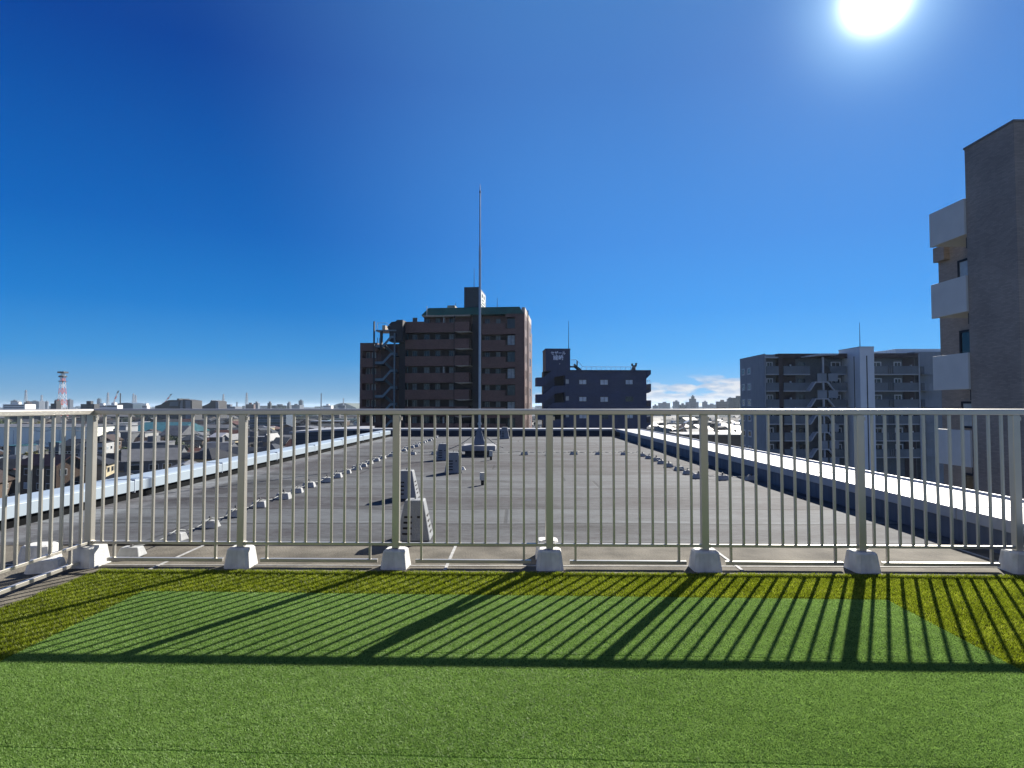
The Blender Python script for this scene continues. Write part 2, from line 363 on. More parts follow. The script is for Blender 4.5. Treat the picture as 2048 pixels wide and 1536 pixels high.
def blades(name, pts, h, wdt, lean, m, tonef, z0, sd_=.22):
    n = len(pts); a = rng.uniform(0, 2*np.pi, n); la = rng.uniform(0, 2*np.pi, n)
    hh = h * rng.uniform(.6, 1.15, n); ll = lean * rng.uniform(.2, 1.1, n)
    P = np.zeros((n, 3, 3)); c, s = np.cos(a) * wdt / 2, np.sin(a) * wdt / 2
    P[:,0,0] = pts[:,0] - c; P[:,0,1] = pts[:,1] - s; P[:,1,0] = pts[:,0] + c; P[:,1,1] = pts[:,1] + s
    P[:,2,0] = pts[:,0] + np.cos(la) * ll; P[:,2,1] = pts[:,1] + np.sin(la) * ll; P[:,2,2] = hh
    P[:,:,2] += z0
    me = bpy.data.meshes.new(name); me.vertices.add(3*n); me.loops.add(3*n); me.polygons.add(n)
    me.vertices.foreach_set('co', P.reshape(-1)); me.loops.foreach_set('vertex_index', np.arange(3*n, dtype=np.int32))
    me.polygons.foreach_set('loop_start', np.arange(0, 3*n, 3, dtype=np.int32)); me.update(calc_edges=True)
    tn = np.clip(tonef(pts) + rng.normal(0, sd_, n), 0, 1); tn = np.repeat(tn, 3).astype(np.float32)
    at = me.attributes.new('tone', 'FLOAT', 'POINT'); at.data.foreach_set('value', tn)
    me.materials.append(m); o = bpy.data.objects.new(name, me); COL.objects.link(o); return o
def fnoise(p, s, seed):
    x, y = p[:,0]*s + seed, p[:,1]*s - seed
    return (np.sin(x*1.7 + 2.1*np.sin(y*1.3)) + np.sin(y*2.3 + 1.7*np.sin(x*.9+1)) + np.sin(x*4.1+y*3.7) * .5) / 2.5
M_TG = turf_mat('turf_green', (.11, .19, .040), (.225, .375, .082), (.42, .58, .20), .48)
M_TO = turf_mat('turf_olive', (.08, .10, .005), (.205, .268, .012), (.42, .46, .06), .5)
def rnd(n, x0, x1, y0, y1): return np.stack([rng.uniform(x0, x1, n), rng.uniform(y0, y1, n)], 1)
p = rnd(1250000, IX0, IX1, 1.55, 4.18)
keep = p[:,1] < iy_top(p[:,0]) - .004
for s_ in SEAMS:
    d_ = np.abs(p[:,1] - (s_ - .0287 * p[:,0]) - .002 * np.sin(p[:,0]*9)); keep &= ~(d_ < .0045)
p = p[keep]
o = blades('green_turf', p, .0058, .0031, .0090, M_TG, lambda q: .47 + .035 * np.sin(np.floor((q[:,1] + .0287*q[:,0] - 3.13) / .915) * 2.1) + .07 * fnoise(q, 2.2, 3) + .10 * fnoise(q, 21, 9), .006, .13); tag(o, kind='stuff', label='short green artificial turf laid in rolls on the terrace')
p = rnd(700000, -3.24, 4.05, 1.4, 4.75)
keep = (p[:,1] < by_top(p[:,0]) + .008*np.sin(p[:,0]*23)) & ~((p[:,0] > IX0) & (p[:,0] < IX1) & (p[:,1] < iy_top(p[:,0]) + .002)) & (p[:,0] > -3.22 - .01*np.sin(p[:,1]*20))
p = p[keep]
o = blades('olive_turf', p, .015, .0042, .016, M_TO, lambda q: .45 + .14 * fnoise(q, 5, 1) + .16 * fnoise(q, 30, 4), .004); tag(o, kind='stuff', label='longer olive artificial turf bordering the green rolls')
b_ = MB().add([(IX0,-3,.006),(IX1,-3,.006),(IX1,iy_top(IX1),.006),(IX0,iy_top(IX0),.006)], [(0,1,2,3)]).build('turf_base', mat('turf_green_base', (.03,.065,.012), .95, spec=0, var=.2, scale=30)); tag(b_, kind='structure')
b_ = MB().add([(-3.22,-3,.002),(4.05,-3,.002),(4.05,by_top(4.05),.002),(-3.22,by_top(-3.22),.002)], [(0,1,2,3)]).build('turf_border_base', mat('turf_olive_base', (.04,.05,.006), .95, spec=0, var=.2, scale=30)); tag(b_, kind='structure')

# ------------------------------------------------------------------ railings
M_RAIL = mat('bronze_aluminium', (.48, .46, .405), .34, metal=.55, var=.05, scale=6)
M_CONC = mat('precast_concrete', (.60, .60, .57), .85, var=.18, scale=9, bump=.4, bscale=120, streak=.25)
FA = Vector((-3.40, 4.86, 0)); FBx = 4.11; FB = Vector((4.07, 4.74, 0))
fdir = (FB - FA).normalized(); fang = math.atan2(fdir.y, fdir.x)
def on_fence(px, py=950):
    v = ray(px, py); n = Vector((-fdir.y, fdir.x, 0)); t = (FA - Vector((0,0,CAMZ))).dot(n) / v.dot(n)
    q = Vector((0,0,CAMZ)) + v * t; q.z = 0; return q
posts = [on_fence(x) for x in (182, 485, 793, 1099, 1408, 1720, 2031)]
org = posts[0]
def fx(q): return (q - org).dot(fdir)
px_ = [fx(q) for q in posts]; px_.append(px_[-1] + 1.25)
fence = empty('fence', (org.x, org.y, 0), fang); tag(fence, 'bronze grey aluminium railing crossing the whole terrace in front of the flat roof', 'railing')
TOP0, TOP1 = 1.197, 1.243
def crown(x0, x1, par):
    pr = [(-.029, TOP0), (.029, TOP0), (.031, TOP0+.004), (.031, TOP1-.013)] + [(.031*math.cos(t), TOP1-.013+.013*math.sin(t)) for t in [R(a) for a in range(12, 172, 12)]] + [(-.031, TOP1-.013), (-.031, TOP0+.004)]
    n = len(pr); return MB().add([(x0, y, z) for y, z in pr] + [(x1, y, z) for y, z in pr], [tuple(reversed(range(n))), tuple(range(n, 2*n))] + [(i, (i+1)%n, n+(i+1)%n, n+i) for i in range(n)]).build('top_rail', M_RAIL, par)
crown(-.03, px_[-1] + .1, fence)
MB().box(-.0, px_[-1] + .1, -.014, .014, .168, .190).build('bottom_rail', M_RAIL, fence, bevel=.002)
post_o = MB().box(-.0275, .0275, -.0265, .0265, .150, TOP0 - .001).build('post', M_RAIL, fence, bevel=.003)
for i, x in enumerate(px_):
    o = post_o if i == 0 else post_o.copy()
    if i: COL.objects.link(o)
    o.location.x = x
bal = MB().box(-.0085, .0085, -.011, .011, .1905, TOP0 - .001).build('baluster', M_RAIL, fence, bevel=.0015, seg=1)
leg = MB().box(-.0085, .0085, -.011, .011, .0610, .1675).build('leg', M_RAIL, fence)
first = firstl = True
for a, b_ in zip(px_, px_[1:]):
    st = (b_ - a) / 12
    for k in range(1, 12):
        if b_ == px_[-1] and k > 11: break
        o = bal if first else bal.copy()
        if not first: COL.objects.link(o)
        first = False; o.location.x = a + st * k
        if k in (2, 10):
            o = leg if firstl else leg.copy()
            if not firstl: COL.objects.link(o)
            firstl = False; o.location.x = a + st * k
    MB().box(a + .155, b_ - .145, -.017, .017, .034, .0605).build('foot_rail', M_RAIL, fence, bevel=.002)
pm = px_[3]
MB().beam((pm, .30, .16), (pm, .035, 1.175), .05, .05).build('brace', M_RAIL, fence)
for a in px_[:-1]:
    for dz in (TOP0 - .03, .179):
        MB().box(a + .0277, a + .0415, -.017, .017, dz - .014, dz + .014).build('bracket', M_RAIL, fence)
# side run towards the camera on the left
sdir = Vector((.037, -1, 0)).normalized()
side = empty('fence', (org.x, org.y, 0), math.atan2(sdir.y, sdir.x)); tag(side, 'bronze grey railing returning from the left corner post towards the viewer', 'railing')
crown(.032, 2.7, side)
MB().box(.030, 2.7, -.014, .014, .168, .190).build('bottom_rail', M_RAIL, side, bevel=.002)
MB().box(.13, 1.15, -.017, .017, .034, .0605).build('foot_rail', M_RAIL, side, bevel=.002)
MB().box(1.42, 2.5, -.017, .017, .034, .0605).build('foot_rail', M_RAIL, side, bevel=.002)
for x in (1.284, 2.568):
    o = post_o.copy(); COL.objects.link(o); o.parent = side; o.location = (x, 0, 0)
for k in range(1, 25):
    if k in (12, 24): continue
    o = bal.copy(); COL.objects.link(o); o.parent = side; o.location = (k * .107, 0, 0)
    if k in (2, 10, 14, 22):
        o = leg.copy(); COL.objects.link(o); o.parent = side; o.location = (k * .107, 0, 0)

# footing blocks
def block_mesh():
    m = MB(); w0, w1, h = .205, .168, .150
    rings = []
    for z, wd in ((0, w0), (h - .012, w1 + .002), (h, w1 - .02)):
        a = wd / 2; c = .022; rings.append([(-a+c,-a,z),(a-c,-a,z),(a,-a+c,z),(a,a-c,z),(a-c,a,z),(-a+c,a,z),(-a,a-c,z),(-a,-a+c,z)])
    vs = [v for r_ in rings for v in r_]; fs = [tuple(reversed(range(8))), tuple(range(16, 24))]
    for k in range(2):
        for i in range(8): fs.append((k*8+i, k*8+(i+1)%8, k*8+8+(i+1)%8, k*8+8+i))
    return m.add(vs, fs)
bo = block_mesh().build('footing_block', M_CONC)
where = ['at the left corner post', 'under the first railing post right of the corner', 'under the second railing post right of the corner', 'under the centre post in front of another block',
         'under the railing post left of the white shaft building', 'under the post second from the right frame edge', 'under the railing post at the right frame edge']
for i, q in enumerate(posts):
    o = bo if i == 0 else bo.copy()
    if i: COL.objects.link(o)
    o.location = (q.x, q.y, 0); o.rotation_euler = (0, 0, fang + random.uniform(-.07, .07)); o.scale = [random.uniform(.95, 1.06) for _ in range(3)]; tag(o, 'pale concrete footing block ' + where[i], 'footing block', 'footing blocks of the railing')
bo.scale = (1.15, 1.15, 1.05)
def blk(loc, rz, lab, sc=(1,1,1)):
    o = bo.copy(); COL.objects.link(o); o.location = loc; o.rotation_euler = (0, 0, rz); o.scale = sc; tag(o, lab, 'footing block', 'footing blocks of the railing')
q = posts[3]; blk((q.x, q.y + .34, 0), fang, 'pale concrete footing block carrying the brace behind the centre post')
q = G(85, 1146); blk((q.x - .02, q.y + .06, 0), .25, 'low concrete block lying between the side rails left of the corner post', (1.15, .8, .62))
q = G(50, 1128); blk((q.x, q.y + .15, 0), .1, 'concrete block standing outside the side railing at the left frame edge', (1.2, 1.1, .85))
q = posts[0] + sdir * 1.284; blk((q.x, q.y, 0), 0, 'footing block under the next side railing post, left of the frame')

# ------------------------------------------------------------------ conductor cable and its small blocks
def small_block():
    root = empty('cable_block', (0, 0, 0))
    MB().frustum(0, 0, 0, .075, .185, .130, .140, .085).build('block', mat('small_block_concrete', (.32, .33, .33), .85, var=.2, scale=12), root, bevel=.008)
    MB().box(-.008, .008, -.012, .012, .0755, .118).build('clip', mat('clip_metal', (.12, .12, .12), .5, metal=.5), root)
    return root
sb = small_block(); used = [False]
def put_block(x, y, rz, lab):
    o = sb if not used[0] else copy_tree(sb)
    used[0] = True; o.location = (x, y, .008); o.rotation_euler = (0, 0, rz); s_ = random.uniform(.92, 1.1); o.scale = (s_, s_, s_)
    tag(o, lab, 'cable block', 'small concrete blocks carrying the conductor cable')
lpts = []
y = 5.12; k = 0
while y < 24.4:
    k += 1; x = -3.19 + random.uniform(-.05, .05) - .02*(y < 7); lpts.append((x, y)); put_block(x, y, random.uniform(-.15, .15), f'small white cable block, {ORD[k]} from the railing in the long left row'); y += .62 + random.uniform(-.05, .05)
xs = [-2.72, -2.15, -1.52, .18, .82, 1.46, 2.10, 2.75]
for i, x in enumerate(xs): put_block(x, 15.75 + random.uniform(-.05, .05), random.uniform(-.1, .1), f'small white cable block, {ORD[i+1]} from left in the cross row by the mast')
rpts = []
y = 15.3
k = 0
while y > 10.5:
    k += 1; rpts.append((3.15, y)); put_block(3.15 + random.uniform(-.03, .03), y, random.uniform(-.15, .15), f'small cable block, {ORD[k]} from the far end of the right row'); y -= .66
for i, (x, y) in enumerate([(3.50, 10.45), (3.97, 10.4)]): put_block(x, y, 0, ['small cable block near the shadow of the right parapet', 'small cable block inside the shadow of the right parapet'][i])
M_WIRE = mat('cable', (.16, .17, .17), .6, metal=.3)
def sag(pts, z=.105, dz=.05):
    o_ = []
    for (x0, y0), (x1, y1) in zip(pts, pts[1:]):
        for t in (0, .25, .5, .75):
            o_.append((x0 + (x1-x0)*t, y0 + (y1-y0)*t, z - dz * 4 * t * (1-t)))
    o_.append((*pts[-1], z)); return o_
c_ = MB().path(sag(lpts), .006).build('conductor_cable', M_WIRE, smooth=True); tag(c_, 'thin conductor cable along the long left row of small blocks', 'cable')
c_ = MB().path(sag([(x, 15.75) for x in [-3.19] + xs + [3.15]]), .006).build('conductor_cable', M_WIRE, smooth=True); tag(c_, 'thin conductor cable crossing the roof beside the mast', 'cable')
c_ = MB().path(sag([(3.15, 15.75)] + rpts + [(3.5, 10.45), (3.97, 10.4), (4.08, 10.4)]), .006).build('conductor_cable', M_WIRE, smooth=True); tag(c_, 'thin conductor cable along the right row of small blocks', 'cable')

# ------------------------------------------------------------------ roof vents
M_VENT = mat('vent_concrete', (.19, .205, .22), .8, var=.15, scale=7, bump=.3, bscale=90)
M_HOLE = mat('vent_slot', (.01, .01, .012), .9, var=0)
def vent(x, y, rz, lab, s_=1):
    r_ = empty('roof_vent', (x, y, .008), rz); r_.scale = (s_, s_, s_); tag(r_, lab, 'roof vent', 'slotted concrete vents on the roof membrane')
    MB().frustum(0, 0, 0, .37, .32, .30, .175, .17).build('body', M_VENT, r_, bevel=.012)
    for k in range(4):                     # slots, set into front and right faces
        z = .06 + k * .05; 
        def half(z_, a, b): return a/2 + (b/2 - a/2) * z_ / .37
        for (xa, xb) in ((-.105 + .09*z, -.012), ) + (((.035, .062),) if k == 3 else ()):
            yf = -half(z + .009, .30, .17)
            MB().box(xa, xb, yf - .004, yf + .03, z, z + .018).build('slot', M_HOLE, r_)
        xf = half(z + .009, .32, .175)
        MB().box(xf - .03, xf + .004, -.055, .055, z, z + .018).build('slot', M_HOLE, r_)
    MB().tube((0, 0, .3705), (0, 0, .40), .006).build('bolt', M_WIRE, r_)
q = G(829, 1085); vent(q.x - .02, q.y + .15, .02, 'nearest slotted vent, just behind the railing left of centre')
q = G(812, 1000); vent(q.x - .02, q.y + .15, .0, 'slotted vent second nearest, left of the post', 1.02)
q = G(905, 948); vent(q.x, q.y + .15, .12, 'slotted vent in front of the mast plinth, third nearest', 1.05)
q = G(884, 922); vent(q.x, q.y + .15, .1, 'slotted vent left of the mast plinth, fourth nearest', 1.04)
q = G(1009, 878); vent(q.x, q.y + .15, 0, 'farthest slotted vent, right of the mast by the back parapet', 1.2)

# ------------------------------------------------------------------ mast
q = G(957, 913.5)
pl = empty('mast_plinth', (q.x, q.y + .42, .006)); tag(pl, 'white concrete plinth with dark base under the lightning mast', 'plinth')
MB().box(-.34, .34, -.40, .40, 0, .135).build('base', mat('plinth_dark', (.03, .032, .036), .8), pl)
MB().box(-.42, .42, -.46, .46, .1355, .27).build('slab', mat('slab_concrete', (.22, .23, .25), .8, var=.2), pl, bevel=.015)
M_GALV = mat('galvanised_steel', (.30, .34, .38), .42, metal=.6, var=.12, scale=5)
ma_ = empty('lightning_mast', (q.x, q.y + .42, .277)); tag(ma_, 'tall slim galvanised lightning mast rising from the plinth', 'mast')
zt = D(957, 368, q.y + .42).z - .277
z1 = D(957, 495, q.y + .42).z - .277; z2 = D(957, 386, q.y + .42).z - .277
MB().tube((0,0,.02), (0,0,z1), .031, .029, 14).build('pole', M_GALV, ma_, smooth=False)
MB().tube((0,0,z1), (0,0,z2), .019, .017, 12).build('upper_pole', M_GALV, ma_)
MB().tube((0,0,z2), (0,0,z2+.05), .026, .024, 10).tube((0,0,z2+.05), (0,0,zt), .011, .004, 8).build('tip', mat('mast_tip', (.10,.11,.13), .5, metal=.4), ma_)
ft = MB().box(-.19, .19, -.19, .19, 0, .02)
for k in range(4):
    a = k * math.pi / 2 + .4; c, s = math.cos(a), math.sin(a); n_ = (-s*.012, c*.012)
    P = [(c*.03, s*.03, .0205), (c*.185, s*.185, .0205), (c*.15, s*.15, .10), (c*.05, s*.05, .42), (c*.03, s*.03, .42)]
    ft.add([(x+n_[0], y+n_[1], z) for x,y,z in P] + [(x-n_[0], y-n_[1], z) for x,y,z in P], [(0,1,2,3,4),(9,8,7,6,5)] + [((i+1)%5, i, 5+i, 5+(i+1)%5) for i in range(5)])
ft.frustum(0, 0, .021, .36, .30, .30, .085, .085)
ft.build('foot', mat('foot_steel', (.13, .15, .18), .5, metal=.4), ma_)
MB().tube((0,0,.50), (0,0,.56), .05, .05, 14).build('collar', M_GALV, ma_)
qq = Vector((q.x, q.y + .42, 0))
arc = lambda a, b, h0, h1, sg: [tuple(Vector(a).lerp(Vector(b), t/10) - Vector((0,0,sg*4*(t/10)*(1-t/10)))) for t in range(11)]
c_ = MB().path(arc((qq.x-.05, qq.y, .62), (qq.x-1.0, qq.y-.1, .12), 0, 0, .10), .009).build('mast_cable', M_WIRE); tag(c_, 'loose cable hanging from the mast down to the left', 'cable')
c_ = MB().path(arc((qq.x+.05, qq.y, .60), (qq.x+.62, qq.y-.1, .2), 0, 0, .06), .009).build('mast_cable', M_WIRE); tag(c_, 'loose cable hanging from the mast down to the right', 'cable')
def vpipe(px, py, h, lab):
    q = G(px, py); e = empty('vent_pipe', (q.x, q.y, .006)); tag(e, lab, 'pipe')
    MB().tube((0,0,0), (0,0,h*.42), .026, n=14).build('pipe', M_HOLE, e, smooth=False)
    MB().tube((0,0,h*.40), (0,0,h), .044, n=16).build('cap', mat('pipe_cap', (.42,.42,.39), .6), e)
vpipe(965, 971, .20, 'short black pipe with grey cap standing alone mid roof')
vpipe(982, 920.5, .22, 'short pipe with pale cap at the right foot of the mast plinth')
dr = empty('drain_cover', (*G(905, 962).xy, .006)); dr.location = (G(926, 940).x, G(926, 940).y, .006); tag(dr, 'small white drain marker beside the third vent', 'drain')
MB().frustum(0,0,0,.06,.10,.10,.03,.03).build('cap', M_CONC, dr)

# ------------------------------------------------------------------ large buildings (px measured on the photograph, built at real size)
def lev(py): return F * math.tan(math.atan((768 - py) / F) + PITCH)
M_GLASS = mat('dark_glass', (.02, .025, .03), .08, var=0)
M_CURT = mat('curtained_glass', (.32, .36, .38), .25, var=.25, scale=2)
M_FRAME = mat('window_frame', (.30, .30, .29), .5)
M_CURTD = mat('shaded_curtain', (.12, .14, .15), .3, var=.3, scale=2)  # curtain with the shade of the balcony recesses put into its colour
M_FRAMED = mat('shaded_frame', (.07, .07, .07), .5)  # frame colour darkened to stand for shade inside the balcony recesses
M_FRAMEW = mat('white_frame', (.55, .57, .58), .6)
M_FRAMEB = mat('navy_frame', (.035, .045, .07), .6)
class Bld:
    def __init__(s, name, label, cat, pc, Y, rz=0, loc=None):
        s.pc, s.Y, s.k = pc, Y, Y / F
        p = D(pc, 812, Y); s.root = empty(name, (p.x, Y, GZ), rz); tag(s.root, label, cat)
    def x(s, px): return (px - s.pc) * s.k
    def z(s, py): return 0.0 if py is None else CAMZ - GZ + lev(py) * s.k
    def box(s, mb, x0, x1, y0, y1, d0, d1):       # y0 top row, y1 bottom row, None = street
        mb.box(s.x(x0), s.x(x1), d0, d1, s.z(y1), s.z(y0)); return mb
    def part(s, name, m, boxes, parent=None, **k):
        mb = MB()
        for b in boxes: s.box(mb, *b)
        return mb.build(name, m, parent or s.root, **k)
    def poly(s, name, m, pts, d0, d1, parent=None):
        return MB().prism([(s.x(a), s.z(b)) for a, b in pts], d0, d1).build(name, m, parent or s.root)
    def win(s, x0, x1, y0, y1, d, fm=None, gm=None, f=.09, mull=True, deep=.05):
        X0, X1, Z0, Z1 = s.x(x0), s.x(x1), s.z(y1), s.z(y0); fm = fm or M_FRAME; gm = gm or M_GLASS
        mb = MB().box(X0, X0+f, d-deep, d, Z0, Z1).box(X1-f, X1, d-deep, d, Z0, Z1).box(X0+f, X1-f, d-deep, d, Z1-f, Z1).box(X0+f, X1-f, d-deep, d, Z0, Z0+f)
        if mull: mb.box((X0+X1)/2-.03, (X0+X1)/2+.03, d-deep, d, Z0+f, Z1-f)
        o = mb.build('window', fm, s.root); MB().box(X0+f, X1-f, d-.02, d-.004, Z0+f, Z1-f).build('pane', gm, o); return o
def sidewin(root, X, y0, y1, z0, z1, sgn, fm, gm, f=.09):   # window on a wall facing +x or -x
    a, b = (X, X + .05) if sgn > 0 else (X - .05, X); c, d = (X + .004, X + .02) if sgn > 0 else (X - .02, X - .004)
    o = MB().box(a, b, y0, y0+f, z0, z1).box(a, b, y1-f, y1, z0, z1).box(a, b, y0+f, y1-f, z0, z0+f).box(a, b, y0+f, y1-f, z1-f, z1).build('window', fm, root)
    MB().box(c, d, y0+f, y1-f, z0+f, z1-f).build('pane', gm, o); return o

# --- brown tiled block with mansard roof
M_BROWN = tile_mat('brown_tile', (.128, .060, .047), (.08, .05, .042), .24, .07)
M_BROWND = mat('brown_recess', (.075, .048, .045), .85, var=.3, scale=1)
M_GREENR = mat('green_mansard', (.008, .085, .060), .45, var=.2, scale=1)
M_STEELB = mat('stair_steel_blue', (.10, .16, .20), .5, metal=.2)
M_CURTL = mat('pale_curtain', (.46, .52, .56), .3, var=.25, scale=2)
M_DARK = mat('near_black', (.012, .013, .018), .7)
M_SOFFIT = mat('beige_soffit', (.36, .31, .24), .8, streak=.4)
B = Bld('apartment_block', 'tall brown tiled apartment block with green mansard roof and dark roof tower behind the mast', 'apartment block', 882, 106, R(-5.2))
bb = B
bb.part('wall', M_BROWN, [(808.2, 1050, 645, None, 1.7, 19), (846, 1050, 628, 645, 1.7, 17), (1031, 1050, 628, None, 0, 1.7), (1012, 1031, 628, 636, .0, 1.7)])
bb.part('end_wing', M_BROWN, [(714, 752, 684, None, 1.5, 14), (714, 719, 684, None, 0, 1.5), (719, 750, 684, 700, 0, 1.5)])
for k in range(6):
    y0 = 715 + 32.6*k; bb.part('balcony', M_BROWN, [(719, 748, y0, y0 + 18.5, 0, .2), (719, 748, y0+16.8, y0+18.5, .2, 1.5)])
    bb.win(722, 729, y0 - 14, y0, 1.5, gm=M_GLASS); bb.win(733, 742, y0 - 13, y0, 1.5, gm=[M_CURT, M_GLASS][k % 2])
for k in range(8):
    y0 = 645 + 33.6*k
    bb.part('balcony', M_BROWN, [(808, 911, y0, y0+19.5, 0, .2), (808, 911, y0+17.8, y0+19.5, .2, 1.7)])
    o = bb.part('bay_balcony', M_BROWN, [(911, 940, y0, y0+19.3, -.9, -.7), (911, 912.5, y0, y0+19.3, -.7, 1.7), (938.5, 940, y0, y0+19.3, -.7, 1.7)])
    bb.poly('soffit', M_SOFFIT, [(911, y0+19.3), (920, y0+22), (944, y0+20.5), (944, y0+19.4), (912, y0+19.4)], -.9, 1.7)
    y1 = 648 + 33.2*k
    bb.part('balcony', M_BROWN, [(964, 1012, y1, y1+22, 0, .2), (964, 1012, y1+20.3, y1+22, .2, 1.7)])
    bb.part('spandrel', M_BROWN, [(1012, 1031, y1+10.5, y1+21.5, 0, 1.7)])
    bb.win(1014, 1030, y1-11, y1+10, .9, gm=[M_GLASS, M_CURT][k % 2], fm=M_DARK)
    for j, (a, c_) in enumerate(((818, 828), (842, 854), (866, 876), (894, 904))):
        bb.win(a, c_, y0-13.2, y0+3, 1.61, gm=random.choice([M_GLASS, M_GLASS, M_CURTD]), fm=M_FRAMED)
    if k % 3 == 0: bb.part('balcony_divider', M_FRAMEW, [(885, 886, y0-13, y0, .3, 1.6)])
    for a, c_ in ((968, 978), (990, 1000)): bb.win(a, c_, y1-12, y1+2, 1.61, gm=random.choice([M_GLASS, M_GLASS, M_CURTD]), fm=M_FRAMED)
bb.part('recess_wall', mat('recess_shade', (.022,.018,.018), .85), [(808.3, 943.9, 646, None, 1.62, 1.699), (962.1, 1011.9, 646, None, 1.62, 1.699)])  # shade of the balcony recesses put in as a near-black sheet over the tile
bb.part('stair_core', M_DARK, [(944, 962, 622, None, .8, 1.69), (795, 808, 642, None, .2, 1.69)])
bb.part('top_fascia', M_BROWN, [(808, 846, 642.5, 645, -.02, 1.69)])
# mansard
def mansard(x0, x1, inset):
    z0, z1 = bb.z(630), bb.z(613.5); a, b = bb.x(x0), bb.x(x1); i = inset
    return MB().add([(a,-.1,z0),(b,-.1,z0),(b,17,z0),(a,17,z0),(a+i,1.1,z1),(b-i*.9,1.1,z1),(b-i*.9,16,z1),(a+i,16,z1)], [(0,3,2,1),(4,5,6,7),(0,1,5,4),(1,2,6,5),(2,3,7,6),(3,0,4,7)])
mansard(841, 1049, 1.0).build('mansard_roof', M_GREENR, bb.root)
bb.part('eaves', M_SOFFIT, [(843, 940, 630.2, 633, -.1, 1.6)])
MB().box(bb.x(1043), bb.x(1049.7), 1, 17.2, bb.z(632), bb.z(615)).build('gable_coping', mat('gable_cream', (.42,.37,.31), .7), bb.root)
# roof tower
tw = bb.part('roof_tower', mat('tower_dark', (.028, .040, .050), .7, var=.2), [(924.5, 955.5, 571, 630, 1.8, 10)])
MB().box(bb.x(955.5), bb.x(955.5)+.02, 1.81, 9.9, bb.z(628), bb.z(572)).build('side_panel', mat('tower_side', (.16, .19, .22), .6), tw)
X = bb.x(955.5) + .05
def glyph(bars):
    mb = MB()
    for (u0, u1, v0, v1) in bars: mb.box(X, X+.12, 3.2 + u0*5, 3.2 + u1*5, v0, v1)
    mb.build('lettering', mat('sign_white', (.75, .75, .70), .5), tw)
za = bb.z(577)
glyph([(0,1,za-.25,za), (0,1,za-1.2,za-.95), (0,.16,za-.95,za-.25), (.42,.58,za-.95,za-.25), (.84,1,za-.95,za-.25)])
za = bb.z(590); glyph([(0,.2,za-1.1,za), (.2,.8,za-.6,za-.38), (.2,1,za-1.1,za-.88), (.6,.8,za-.38,za)])
za = bb.z(602); glyph([(.05,.25,za-1.2,za-.2), (.25,.4,za-1.3,za-1.05), (.6,.8,za-.9,za), (.8,.95,za-1.35,za-.6)])
bb.part('water_tank', mat('tank_cream', (.50,.45,.34), .6), [(882, 893, 602.5, 613, 5, 8), (893.2, 898, 603, 613, 5.2, 7.6), (882, 898, 601.5, 602.4, 4.9, 8.1)])
for a, t_, b_ in ((939, 525, 571), (988, 587, 614), (900, 596, 602)):
    MB().tube((bb.x(a), 5, bb.z(b_)), (bb.x(a), 5, bb.z(t_)), .06, .03, 6).build('antenna', M_DARK, bb.root)
MB().tube((bb.x(852.5), -.15, bb.z(632)), (bb.x(852.5), -.15, bb.z(612)), .06, n=6).build('antenna', M_FRAMEW, bb.root)
MB().tube((bb.x(909.5), -.2, 2), (bb.x(909.5), -.2, bb.z(632)), .11, n=8).build('drainpipe', M_DARK, bb.root)
# right side windows
for k in range(7):
    zt_ = bb.z(640 + 33.2*k)
    for (a, b_) in ((2.2, 3.2), (6.2, 8.2), (12.2, 14.4)): sidewin(bb.root, bb.x(1050), a, b_, zt_-1.55, zt_, 1, M_DARK, random.choice([M_GLASS, M_CURT]))
MB().tube((bb.x(1050)+.2, 5.0, 3), (bb.x(1050)+.2, 5.0, bb.z(614)), .1, n=8).build('drainpipe', M_BROWND, bb.root)
# outside stair on the left
for a, t_ in ((751, 644), (793, 668)): bb.part('stair_post', M_DARK if a < 760 else M_STEELB, [(a-1.2, a+1.2, t_, None, -2.2, -1.9)])
bb.part('stair_roof', M_STEELB, [(754, 795, 661, 663.5, -2.0, 1.4)])
MB().path([(bb.x(757), -1.9, bb.z(661)), (bb.x(757), -1.9, bb.z(647)), (bb.x(775), -1.9, bb.z(647)), (bb.x(783), -1.9, bb.z(653))], .04).build('stair_railing', M_FRAMEW, bb.root)
bb.part('stair_tank', M_SOFFIT, [(763, 769, 650, 661, -.8, .8)])
bb.part('stair_column', M_DARK, [(762.5, 766, 663.5, 700, -1.9, -1.2)])
bb.poly('stair_top', M_DARK, [(781, 684), (808, 684), (808, 641), (796, 641), (794, 644), (785, 645), (776, 655), (781, 664)], -1.7, .6)
for k in range(6):
    y = 690 + 33.4*k
    bb.poly('stair_flight', M_STEELB, [(752, y+5), (769, y+5), (785, y-12.5), (794, y-13.5), (794, y-17.5), (783.5, y-17), (768, y), (752, y)], -1.8, -1.65)
    bb.poly('stair_flight', mat('stair_dark', (.035,.06,.075), .6), [(768, y+5), (786, y+21), (794, y+21), (794, y+15), (787, y+15), (770, y)], -.6, -.45)
    bb.part('landing', M_DARK, [(752, 769, y+5.1, y+6.6, -1.7, 1.5), (784, 795, y-12, y-10.5, -1.7, .8)])
    bb.part('railing_bars', M_BROWND, [(x_, x_+.8, y-14, y-.2, -1.7, -1.6) for x_ in (756, 760, 764)])
bb.part('stair_back_wall', M_BROWND, [(752, 795, 685, None, 1.5, 4)])

